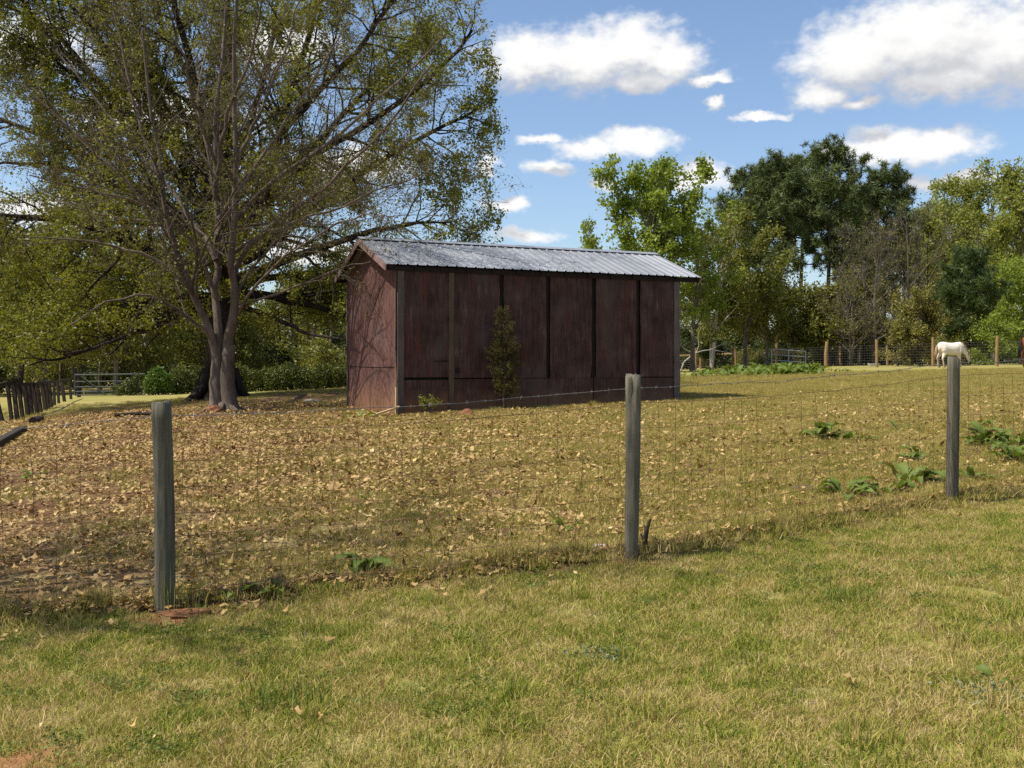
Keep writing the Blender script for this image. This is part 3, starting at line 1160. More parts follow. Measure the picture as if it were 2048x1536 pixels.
def put_tubes(name, parts, m, parent, **kw):
    """parts: list of (P, R, k)"""
    V, Fc, n = [], [], 0
    for P, R, k in parts:
        v, f = tubes(P, R, k)
        V.append(v)
        Fc.append(f + n)
        n += len(v)
    me = mesh_np(name, np.concatenate(V), np.concatenate(Fc), m, smooth=True)
    return link(name, me, parent, **kw)


def put_leaves(name, sets, m, parent, **kw):
    V, Fc, A, n = [], [], [], 0
    for v, f, a in sets:
        V.append(v)
        Fc.append(f + n)
        A.append(a)
        n += len(v)
    me = mesh_np(name, np.concatenate(V), np.concatenate(Fc), m, {'var': np.concatenate(A)})
    return link(name, me, parent, **kw)


def px_limbs(limbs, Y0, base, r, jit=.03, n=14):
    """limbs: list of (pixel polyline, r0, r1, depth at the tip) -> local paths"""
    out = []
    for pts, r0, r1, dt in limbs:
        m = len(pts)
        P = []
        for i, (x, y) in enumerate(pts):
            Y = Y0 + dt * (i / (m - 1)) ** 1.2
            P.append(ray(x, y, Y) - base)
        P = catmull(P, n)
        P[1:-1] += r.normal(0, jit, (n - 2, 3))
        out.append((P, np.linspace(0, 1, n) ** .8 * (r1 - r0) + r0))
    return out


def build_near_tree():
    r = np.random.default_rng(21)
    Y = 25.7
    b = at(447, Y)
    base = np.array(b)
    t = thing('bare_tree', b, 'nearly bare grey tree with fanned branches and a double trunk, left of the barn', 'tree')
    trunk_l = ([(436, 826), (434, 800), (433, 760), (436, 720), (434, 695)], .215, .14, 0.0)
    trunk_r = ([(460, 826), (458, 800), (455, 760), (456, 720), (458, 690)], .225, .15, -.1)
    tr = px_limbs([trunk_l, trunk_r], Y, base, r, .006, n=12)
    for P, R in tr:
        R[0] *= 1.5
        R[1] *= 1.22
        R[2] *= 1.06
    # two stems grown together, with low roots running out into the soil
    flare = []
    for k in range(7):
        a = k / 7 * 6.28 + .3
        d = np.array([math.cos(a), math.sin(a), 0])
        P = catmull([np.array([0, 0, .16]) + d * .2, np.array([0, 0, .03]) + d * .42, np.array([0, 0, -.1]) + d * .8], 8)
        flare.append((P, np.linspace(.1, .04, 8)))
    put_tubes('trunk', [(p[None], q[None], 12) for p, q in tr] + [(p[None], q[None], 7) for p, q in flare], M['bark_near'], t)
    L = [([(434, 725), (430, 690), (410, 640), (385, 580), (357, 520), (336, 440), (325, 380), (316, 300), (300, 190), (285, 60)], .125, .03, -1.5),
         ([(440, 728), (438, 690), (434, 640), (437, 560), (431, 515), (437, 440), (433, 330), (430, 200), (452, 60), (462, -80)], .135, .035, .5),
         ([(457, 725), (458, 690), (463, 640), (470, 590), (465, 540), (468, 440), (470, 330), (466, 200), (472, 20), (480, -90)], .148, .035, -1.2),
         ([(468, 545), (500, 490), (560, 440), (640, 380), (720, 310), (800, 220), (870, 120)], .085, .018, -2.5),
         ([(472, 615), (500, 606), (560, 586), (620, 562), (690, 538), (752, 520)], .045, .012, -2.2),
         ([(436, 690), (400, 652), (340, 612), (280, 590), (200, 610), (140, 650)], .06, .012, -2.5),
         ([(386, 585), (330, 530), (240, 495), (150, 480), (50, 475)], .06, .014, -2.0),
         ([(432, 520), (400, 465), (350, 395), (280, 310), (200, 210), (110, 100)], .08, .016, 1.8),
         ([(437, 440), (480, 375), (540, 290), (620, 170), (700, 30)], .07, .016, 2.5),
         ([(468, 445), (530, 375), (620, 312), (720, 235), (810, 150), (890, 70)], .075, .016, -1.0),
         ([(346, 480), (290, 400), (210, 320), (120, 240), (20, 150)], .06, .015, -.5),
         ([(469, 505), (540, 462), (640, 430), (740, 388), (840, 350)], .055, .013, -3.0),
         ([(433, 330), (400, 240), (370, 130), (330, 0)], .055, .018, -2.5),
         ([(469, 330), (520, 220), (570, 100), (610, -40)], .06, .018, 1.0),
         ([(322, 360), (280, 250), (250, 130), (225, -10)], .045, .016, 1.0),
         ([(430, 400), (450, 250), (500, 120), (530, -30)], .06, .018, -3.0),
         ([(455, 660), (520, 560), (620, 480), (700, 440), (770, 430)], .05, .012, -4.0),
         ([(440, 600), (380, 480), (300, 420), (180, 380), (60, 350)], .055, .012, -4.0),
         ([(336, 440), (260, 440), (170, 420), (80, 380)], .04, .012, 1.5),
         ([(437, 470), (420, 330), (395, 200), (420, 60)], .06, .018, 3.5)]
    limbs = px_limbs(L, Y, base, r)
    for P, R in limbs:
        put_tubes('limb', [(P[None], R[None], 8)], M['bark_near'], t)
    P = np.array([p for p, _ in limbs])
    R = np.array([q for _, q in limbs])
    P1, R1 = grow(P, R, 190, (.25, .98), (38, 12), (1.6, 3.6), .5, 8, .12, .05, r, .008)
    P2, R2 = grow(P1, R1, 1300, (.2, 1), (42, 14), (.7, 1.7), .55, 6, .17, .03, r, .0045)
    P3, R3 = grow(P2, R2, 7500, (.15, 1), (45, 16), (.25, .75), .6, 3, .25, .02, r, .0032)
    put_tubes('branches', [(P1, R1, 5), (P2, R2, 4)], M['twig_near'], t, kind='stuff')
    put_tubes('twigs', [(P3, R3, 3)], M['twig_near'], t, kind='stuff')
    put_leaves('crown', [leaves_at(P3, 16000, .06, .06, r)], M['leaf_near'], t, kind='stuff')


def build_oak():
    r = np.random.default_rng(33)
    Y = 36.0
    b = at(440, Y)
    base = np.array(b)
    t = thing('oak_tree', b, 'huge spreading oak with dark limbs and young yellow-green leaves behind the bare tree', 'tree')
    tr = px_limbs([([(440, 800), (440, 740), (442, 660), (445, 580), (448, 500), (450, 400), (452, 280), (455, 120), (450, -60), (455, -200)], .62, .08, .5)], Y, base, r, n=24)
    P, R = tr[0]
    R[0] *= 1.3
    fl = []
    for k in range(8):
        a = k / 8 * 6.28
        d = np.array([math.cos(a), math.sin(a), 0])
        q = catmull([np.array([0, 0, 1.0]) + d * .4, np.array([0, 0, .3]) + d * .72, np.array([0, 0, -.25]) + d * (1.1 + .35 * (k % 2))], 7)
        fl.append((q[None], np.linspace(.26, .13, 7)[None], 8))
    put_tubes('trunk', [(P[None], R[None], 14)] + fl, M['bark_oak'], t)
    L = [([(440, 575), (350, 527), (300, 507), (225, 470), (120, 440), (0, 430)], .30, .06, -4),
         ([(445, 560), (402, 430), (370, 330), (320, 200), (250, 60), (190, -60)], .26, .05, 2),
         ([(446, 520), (420, 380), (395, 200), (350, 20), (330, -100)], .24, .05, -4),
         ([(448, 520), (505, 420), (545, 330), (575, 200), (620, 60), (660, -60)], .26, .05, -3),
         ([(447, 590), (520, 590), (600, 605), (680, 625), (760, 640), (830, 640)], .2, .03, 3),
         ([(448, 540), (520, 500), (620, 420), (740, 335), (860, 265), (960, 215)], .24, .04, 1),
         ([(450, 500), (540, 400), (640, 280), (760, 150), (860, 40)], .22, .04, 4),
         ([(440, 610), (360, 612), (250, 640), (120, 655), (-20, 680)], .2, .03, -2),
         ([(448, 570), (560, 525), (700, 475), (820, 450), (900, 445)], .22, .02, -3),
         ([(442, 540), (330, 430), (200, 330), (60, 260), (-60, 220)], .24, .05, 4),
         ([(445, 480), (340, 330), (220, 190), (90, 60), (0, -60)], .22, .04, -1),
         ([(450, 430), (560, 270), (690, 130), (800, -20)], .2, .05, -5),
         ([(448, 560), (470, 500), (500, 440), (540, 380)], .22, .06, -9),
         ([(446, 560), (420, 500), (370, 440), (300, 380)], .22, .06, -9),
         ([(446, 560), (430, 480), (400, 400), (350, 330)], .22, .06, 9),
         ([(448, 540), (520, 480), (600, 420), (690, 370)], .22, .06, 9),
         ([(446, 600), (520, 560), (640, 545), (760, 530), (850, 522)], .2, .02, 6),
         ([(442, 600), (330, 580), (200, 560), (60, 560)], .2, .04, 7),
         ([(440, 620), (330, 640), (230, 680), (130, 710)], .14, .03, -7),
         ([(450, 600), (560, 640), (620, 670), (690, 680)], .12, .03, -4),
         ([(450, 400), (500, 250), (540, 100), (560, -60)], .18, .05, 5),
         ([(450, 350), (400, 200), (330, 60), (290, -60)], .16, .05, 6),
         ([(449, 450), (600, 330), (760, 230), (900, 120), (945, 60)], .18, .04, -1),
         ([(444, 470), (300, 300), (150, 150), (-20, 40)], .18, .03, 0),
         ([(446, 440), (330, 240), (200, 80), (60, -80)], .18, .03, -3),
         ([(443, 500), (250, 380), (100, 330), (-50, 330)], .18, .03, -1),
         ([(445, 420), (360, 220), (280, 60), (240, -80)], .17, .03, 3),
         ([(444, 450), (280, 260), (120, 80), (-60, -40)], .16, .03, 4),
         ([(440, 600), (330, 620), (200, 690), (60, 730)], .13, .03, -5),
         ([(440, 590), (300, 600), (150, 640), (20, 690)], .15, .03, 2),
         ([(440, 600), (300, 640), (180, 690), (80, 720)], .12, .03, 5),
         ([(448, 590), (600, 590), (720, 600), (820, 590)], .14, .03, 8)]
    limbs = px_limbs(L, Y, base, r, n=16)
    for p, q in limbs:
        put_tubes('limb', [(p[None], q[None], 9)], M['bark_oak'], t)
    Pl = np.array([p for p, _ in limbs])
    Rl = np.array([q for _, q in limbs])
    P1, R1 = grow(Pl, Rl, 470, (.22, 1), (46, 14), (2.0, 4.6), .45, 8, .13, -.005, r, .014)
    Pt, Rt = grow(Pl, Rl, 150, (.78, 1), (40, 14), (1.2, 2.8), .6, 8, .13, .0, r, .014)
    P1, R1 = np.concatenate([P1, Pt]), np.concatenate([R1, Rt])
    P2, R2 = grow(P1, R1, 3100, (.2, 1), (46, 15), (.9, 2.2), .5, 6, .18, -.015, r, .007)
    P3, R3 = grow(P2, R2, 16000, (.15, 1), (48, 18), (.3, .95), .55, 2, .28, -.03, r, .005)
    # nothing grows past the crown's outline: right edge seen against the sky, and clear of the ground
    cx = np.array([(960 - 1024) / F * Y - base[0]])[0]

    def inside(Q):
        e = Q[:, -1]
        ex = np.abs(e[:, 0]) / np.where(e[:, 0] > 0, 9.9, 15.0)
        ey = e[:, 1] / 10.5
        ez = (e[:, 2] - 7.5) / 9.8
        low = np.where(e[:, 0] < -3, .9, 1.9) + .09 * np.maximum(e[:, 0], 0) ** 1.0 + .5 * vnoise(e[:, 0] * .5, e[:, 1] * .5, 8)
        return (ex ** 3.2 + np.abs(ey) ** 2.5 + np.abs(ez) ** 3.2 < 1) & (e[:, 2] > low)
    k1, k2, k3 = inside(P1), inside(P2), inside(P3)
    put_tubes('branches', [(P1[k1], R1[k1], 5), (P2[k2], R2[k2], 4)], M['bark_oak'], t, kind='stuff')
    put_tubes('twigs', [(P3[k3], R3[k3], 3)], M['bark_oak'], t, kind='stuff')
    T = P3[k3]
    # leaf density drifts so that sky shows in some places and hardly in others
    c = T[:, -1]
    d = vnoise(c[:, 0] * .55 + 40, c[:, 2] * .55 + c[:, 1] * .3, 17)
    T = np.concatenate([T[d > .14], T[d > .5]])
    put_leaves('crown', [leaves_at(T, 290000, .09, .101, r)], M['leaf_oak'], t, kind='stuff')


def broadleaf(name, loc, label, height, rad, crown0, leaf, bk, r, nl=9000, lsize=.16, lean=0.0, stems=1, nlimb=16, spread=.16, group=None,
              category='tree', upright=.5, tr=.16, gapseed=None, twigs=420, gap=.0, rtrunk=None, parent_mesh=None):
    """a deciduous tree: stems, limbs, branches, twigs with leaves; returns the thing"""
    height *= .915
    t = thing(name, loc, label, category, group)
    tubes_, tips = [], []
    rt = rtrunk or max(.05, height * .017)
    for s_ in range(stems):
        a = r.uniform(0, 6.28)
        sp = (0 if stems == 1 else rad * .35)
        top = np.array([math.cos(a) * sp + lean * height, math.sin(a) * sp, height * (.9 if s_ == 0 else r.uniform(.7, .88))])
        P = catmull([np.array([0.06 * math.cos(a) * s_, .06 * math.sin(a) * s_, -.2]), top * .3 + r.normal(0, .012 * height, 3), top * .65 + r.normal(0, .02 * height, 3), top], 14)
        R = np.linspace(rt * (1 if s_ == 0 else .75), rt * .18, 14)
        R[0] *= 1.35
        tubes_.append((P[None], R[None], 8))
        n = nlimb if stems == 1 else max(6, nlimb // stems + 2)
        tt = np.sort(r.uniform(crown0, .97, n))
        prof = np.sqrt(np.clip(1 - ((tt - crown0) / (1 - crown0) * 1.5 - .55) ** 2 / 1.05, .12, 1))
        i = np.minimum((tt * 13).astype(int), 12)
        fr = (tt * 13 - i)[:, None]
        st = P[i] * (1 - fr) + P[i + 1] * fr
        az = r.uniform(0, 6.28) + np.arange(n) * 2.4
        elv = np.radians(upright * 60 * (.5 + tt) + r.normal(0, 9, n))
        d = np.stack([np.cos(az) * np.cos(elv), np.sin(az) * np.cos(elv), np.sin(elv)], 1)
        ln = rad * prof * r.uniform(.75, 1.1, n) / np.maximum(np.cos(elv), .45)
        ln = np.minimum(ln, (height * 1.02 - st[:, 2]) / np.maximum(np.sin(elv), .15) + .3)
        Q = np.empty((n, 8, 3))
        Q[:, 0] = st
        for j in range(7):
            d = d + r.normal(0, .1, (n, 3)) + np.array([0, 0, .03])
            d /= np.linalg.norm(d, axis=1, keepdims=True)
            Q[:, j + 1] = Q[:, j] + d * (ln / 7)[:, None]
        RQ = (np.interp(tt, np.linspace(0, 1, 14), R) * .5)[:, None] * np.linspace(1, .25, 8)[None]
        tubes_.append((Q, RQ, 5))
        P1, R1 = grow(Q, RQ, n * 7, (.25, 1), (42, 14), (rad * .22, rad * .5), .5, 5, .16, .03, r, .008)
        P2, R2 = grow(P1, R1, twigs // stems, (.2, 1), (45, 16), (rad * .1, rad * .25), .5, 3, .2, .0, r, .006)
        tubes_ += [(P1, R1, 4), (P2, R2, 3)]
        tips.append(P2)
    put_tubes('trunk', tubes_, M[bk], t)
    T = np.concatenate(tips)
    if gap > 0:
        c = T[:, -1]
        d = vnoise(c[:, 0] * 1.1 / max(.3, rad * .25) + 7, c[:, 2] * 1.1 / max(.3, rad * .25) + c[:, 1] * .2, int(r.integers(0, 99)))
        T = T[d > gap]
    if nl:
        put_leaves('crown', [leaves_at(T, nl, spread, lsize, r, (.0, 1))], M[leaf], t, kind='stuff')
    return t


def needle_tufts(c, size, r, n=11, w=.05, up=.35):
    """bottle-brush tufts of thin blades at centres c"""
    m = len(c)
    d = r.normal(0, 1, (m, n, 3))
    d[:, :, 2] += up
    d /= np.linalg.norm(d, axis=2, keepdims=True)
    s_ = size * r.uniform(.7, 1.25, (m, n, 1))
    q = r.normal(0, 1, (m, n, 3))
    q -= (q * d).sum(2, keepdims=True) * d
    q /= np.linalg.norm(q, axis=2, keepdims=True)
    c = c[:, None, :]
    v = np.stack([c - q * w * .5, c + q * w * .5, c + d * s_ + q * w * .25], 2).reshape(-1, 3)
    f = np.arange(m * n * 3).reshape(-1, 3)
    var = np.repeat((r.uniform(0, 1, m)[:, None] * .6 + r.uniform(0, .4, (m, n))).ravel(), 3)
    return v, f, var


def pine(loc, label, height, rad, crown0, r, group=None, leaf='needle', tuft=.42, ntuft=2300, rt=None, w=.06, name='pine_tree'):
    t = thing(name, loc, label, 'tree', group)
    height *= .955
    rt = rt or height * .014
    top = np.array([r.normal(0, .25), r.normal(0, .25), height * .93])
    P = catmull([np.array([0, 0, -.2]), top * .35 + r.normal(0, .08, 3), top * .7 + r.normal(0, .12, 3), top], 16)
    R = np.linspace(rt, rt * .15, 16)
    n = 64
    tt = np.sort(np.clip(crown0 + (1 - crown0) * r.uniform(0, 1, n) ** .8, 0, .985))
    x = (tt - crown0) / (1 - crown0)
    prof = np.where(x < .35, .55 + .45 * x / .35, np.sqrt(np.clip(1 - ((x - .35) / .72) ** 2, 0, 1)))
    i = np.minimum((tt * 15).astype(int), 14)
    fr = (tt * 15 - i)[:, None]
    st = P[i] * (1 - fr) + P[i + 1] * fr
    az = np.arange(n) * 2.4 + r.uniform(0, 6.28)
    elv = np.radians(-4 + 42 * x + r.normal(0, 8, n))
    d = np.stack([np.cos(az) * np.cos(elv), np.sin(az) * np.cos(elv), np.sin(elv)], 1)
    ln = rad * np.maximum(prof, .22) * r.uniform(.6, 1.12, n)
    Q = np.empty((n, 7, 3))
    Q[:, 0] = st
    for j in range(6):
        d = d + r.normal(0, .09, (n, 3)) + np.array([0, 0, .07])
        d /= np.linalg.norm(d, axis=1, keepdims=True)
        Q[:, j + 1] = Q[:, j] + d * (ln / 6)[:, None]
    RQ = (np.interp(tt, np.linspace(0, 1, 16), R) * .42)[:, None] * np.linspace(1, .25, 7)[None]
    P1, R1 = grow(Q, RQ, 420, (.3, 1), (48, 15), (rad * .18, rad * .42), .5, 4, .14, .1, r, .012)
    put_tubes('trunk', [(P[None], R[None], 8), (Q, RQ, 4), (P1, R1, 3)], M['bark_pine'], t)
    k = r.integers(0, len(P1), ntuft)
    tq = r.uniform(.25, 1, ntuft) * 4
    ii = np.minimum(tq.astype(int), 3)
    fr = (tq - ii)[:, None]
    c = P1[k, ii] * (1 - fr) + P1[k, ii + 1] * fr + r.normal(0, .1, (ntuft, 3))
    tipc = np.concatenate([c, Q[:, -1], Q[:, -2]])
    put_leaves('crown', [needle_tufts(tipc, tuft, r, 12, w)], M[leaf], t, kind='stuff')
    return t


def copy_tree(src, loc, label, group, rz, sc):
    o = src.copy()
    C.objects.link(o)
    o.location = loc
    o.rotation_euler = (0, 0, rz)
    o.scale = (sc, sc, sc * random.uniform(.92, 1.1))
    o['label'] = label
    o['group'] = group
    for ch in src.children:
        c = ch.copy()
        C.objects.link(c)
        c.parent = o
    return o


def hgt(top_py, px, Y):
    """height of a tree whose top shows at row top_py"""
    g = at(px, Y)
    return EYE + (HY - top_py) / F * Y - g.z


build_near_tree()
build_oak()


def right_side_trees():
    r = np.random.default_rng(55)
    # fresh green tree behind the barn
    broadleaf('leafy_tree', at(1285, 60), 'fresh bright green tree with open airy crown rising behind the barn roof', hgt(322, 1285, 60), 3.4, .30, 'leaf_fresh', 'bark_grey', r,
              nl=17000, lsize=.23, stems=3, nlimb=26, spread=.2, upright=.85, twigs=620, gap=.36)
    broadleaf('leafy_tree', at(1200, 58), 'low green tree just above the middle of the barn roof', hgt(440, 1200, 58), 1.7, .3, 'leaf_fresh', 'bark_grey', r,
              nl=3200, lsize=.2, nlimb=14, spread=.16, twigs=220, gap=.3, upright=.8)
    broadleaf('leafy_tree', at(1385, 62), 'green leafy tree at the right end of the barn roof', hgt(395, 1380, 62), 2.2, .3, 'leaf_fresh', 'bark_grey', r,
              nl=5200, lsize=.2, nlimb=16, spread=.18, twigs=300, gap=.3, upright=.8)
    broadleaf('pale_barked_tree', at(1422, 66), 'olive green tree with several whitish stems right of the barn', hgt(428, 1422, 66), 3.3, .22, 'leaf_olive', 'bark_white', r,
              nl=15000, lsize=.19, stems=3, nlimb=22, spread=.24, upright=.6, twigs=560, gap=.25, rtrunk=.13)
    broadleaf('leafy_tree', at(1490, 69), 'olive tree between the whitish stems and the pines', hgt(455, 1490, 69), 3.2, .25, 'leaf_olive', 'bark_grey', r,
              nl=14000, lsize=.2, nlimb=20, spread=.25, twigs=500, gap=.2)
    # fallen-looking pale dead limb in front of it
    c = at(1420, 64)
    t = thing('dead_branch', c, 'bleached dead branch arching low beside the right corner of the barn', 'branch')
    pts = [ray(1300, 712, 64), ray(1368, 724, 64), ray(1392, 706, 64), ray(1420, 700, 64), ray(1450, 704, 64), ray(1478, 709, 63.5)]
    pts[0] = np.array(at(1350, 64.5, .0))
    P = catmull([p - np.array(c) for p in pts[1:]], 16)
    mb = [(P[None], np.linspace(.05, .02, 16)[None], 6)]
    for q in ([(1420, 700), (1440, 690), (1456, 682)], [(1392, 706), (1398, 690), (1396, 672), (1402, 655)], [(1392, 706), (1372, 700), (1362, 690)]):
        Q = catmull([ray(x, y, 64) - np.array(c) for x, y in q], 8)
        mb.append((Q[None], np.linspace(.035, .012, 8)[None], 5))
    Q = catmull([np.array([P[0][0], P[0][1], P[0][2]]), np.array([P[0][0] - .2, P[0][1], -.05])], 4)
    mb.append((Q[None], np.linspace(.05, .05, 4)[None], 6))
    put_tubes('limb', mb, M['bark_white'], t)
    # pines
    pl = [(1492, 322, 82, 3.4, .44, 'leftmost tall pine of the dark cluster, with a rounded shoulder'), (1556, 300, 79, 3.4, .46, 'tall pine left of centre in the dark cluster'),
          (1604, 292, 85, 3.4, .47, 'pine in the middle of the dark cluster, set back between its neighbours'), (1656, 276, 77, 3.6, .46, 'tallest pine of the dark cluster'),
          (1700, 350, 86, 3.0, .42, 'shorter pine on the right flank of the dark cluster'), (1766, 312, 80, 2.6, .42, 'slim separate pine to the right of the dark cluster'),
          (1528, 320, 88, 3.2, .48, 'rear pine seen through the left part of the dark cluster')]
    for (px, ty, Y, rad, c0, lab) in pl:
        pine(at(px, Y), lab, hgt(ty, px, Y), rad, c0, r, group='tall pines beyond the far fence')
    # hardwoods under the pines
    for (px, ty, Y, rad, lab) in ((1535, 560, 72, 2.4, 'olive undergrowth tree at the foot of the leftmost pines'), (1610, 585, 74, 2.5, 'olive undergrowth tree under the middle pines'),
                                  (1672, 580, 73, 2.2, 'olive undergrowth tree under the tallest pine'), (1720, 570, 76, 2.0, 'low dark tree between the pines and the bare trees')):
        broadleaf('understory_tree', at(px, Y), lab, hgt(ty, px, Y), rad, .25, 'leaf_wood', 'bark_grey', r, nl=8000, lsize=.22, nlimb=14, spread=.28, twigs=260, gap=.15)
    # bare twiggy trees
    for (px, ty, Y, rad, lab) in ((1748, 440, 73, 3.0, 'bare grey-brown tree with a stout dark trunk right of the pines'), (1805, 410, 76, 3.2, 'bare twiggy tree in the middle of the leafless stand'),
                                  (1862, 400, 80, 3.2, 'bare twiggy tree rising behind the pale willow bush'), (1700, 520, 70, 2.2, 'small leafless tree leaning out in front of the pines')):
        broadleaf('leafless_tree', at(px, Y), lab, hgt(ty, px, Y), rad, .18, 'leaf_olive', 'bark_grey', r, nl=1800, lsize=.13, stems=2, nlimb=30, spread=.2, twigs=2600, upright=.8)
    # tall yellow-green trees
    for (px, ty, Y, rad, lab) in ((1925, 345, 86, 3.6, 'tall yellow-green tree behind the young pine'), (1990, 308, 84, 3.6, 'tallest yellow-green tree at the right edge of the woods'),
                                  (2062, 330, 80, 3.8, 'yellow-green tree cut off by the right edge'), (1868, 400, 92, 3.0, 'airy yellow-green treetop above the leafless stand'),
                                  (1955, 430, 76, 2.8, 'lower yellow-green tree filling in behind the young pine'),
                                  (1815, 425, 96, 3.0, 'pale green tree glimpsed through the leafless stand'), (1722, 455, 98, 2.8, 'pale green tree behind the right flank of the pines'),
                                  (1905, 385, 94, 3.2, 'rounded yellow-green treetop left of the tallest yellow-green tree')):
        broadleaf('yellow_green_tree', at(px, Y), lab, hgt(ty, px, Y), rad, .25, 'leaf_yellow', 'bark_grey', r, nl=11500, lsize=.245, nlimb=26, spread=.24, twigs=700, upright=.75, gap=.28)
    broadleaf('willow_bush', at(1840, 60.5), 'pale yellowish willow bush left of the young pine', hgt(588, 1840, 60.5), 1.75, .03, 'leaf_willow', 'bark_grey', r, nl=17000, lsize=.13, stems=4,
              nlimb=26, spread=.13, twigs=700, upright=.75, category='bush', rtrunk=.05)
    broadleaf('willow_bush', at(1795, 61), 'small pale bush at the fence between two tall posts', hgt(650, 1795, 61), .9, .03, 'leaf_willow', 'bark_grey', r, nl=3800, lsize=.11, stems=3, nlimb=12,
              spread=.11, twigs=200, upright=.7, category='bush', rtrunk=.03)
    pine(at(1938, 58.5), 'young pine with spreading branches and a visible trunk behind the cream horse', hgt(496, 1938, 58.5), 2.0, .26, r, leaf='needle_young', tuft=.3, ntuft=2000, rt=.13, w=.04, name='young_pine')
    broadleaf('leafy_tree', at(2040, 62), 'bright green leafy tree at the far right behind the fence', hgt(520, 2040, 62), 2.0, .12, 'leaf_fresh', 'bark_grey', r, nl=7500, lsize=.2, nlimb=18, spread=.22, twigs=320)
    broadleaf('leafy_bush', at(1985, 57), 'green bush behind the fence between the young pine and the brown horse', hgt(655, 1985, 57), 1.4, .05, 'leaf_fresh', 'bark_grey', r, nl=5000, lsize=.14, stems=3, nlimb=12, spread=.14, twigs=220, category='bush', rtrunk=.03)
    broadleaf('leafy_bush', at(1905, 58.5), 'low green bush behind the cream horse', hgt(672, 1905, 58.5), 1.1, .05, 'leaf_olive', 'bark_grey', r, nl=4200, lsize=.13, stems=3, nlimb=12, spread=.14, twigs=200, category='bush', rtrunk=.03)
    broadleaf('evergreen_bush', at(1420, 67.5), 'round dark evergreen bush behind the far fence right of the barn', hgt(671, 1420, 67.5), .85, .05, 'leaf_dark', 'bark_grey', r, nl=5200, lsize=.12, stems=3, nlimb=14,
              spread=.13, twigs=240, category='bush', rtrunk=.03)


right_side_trees()


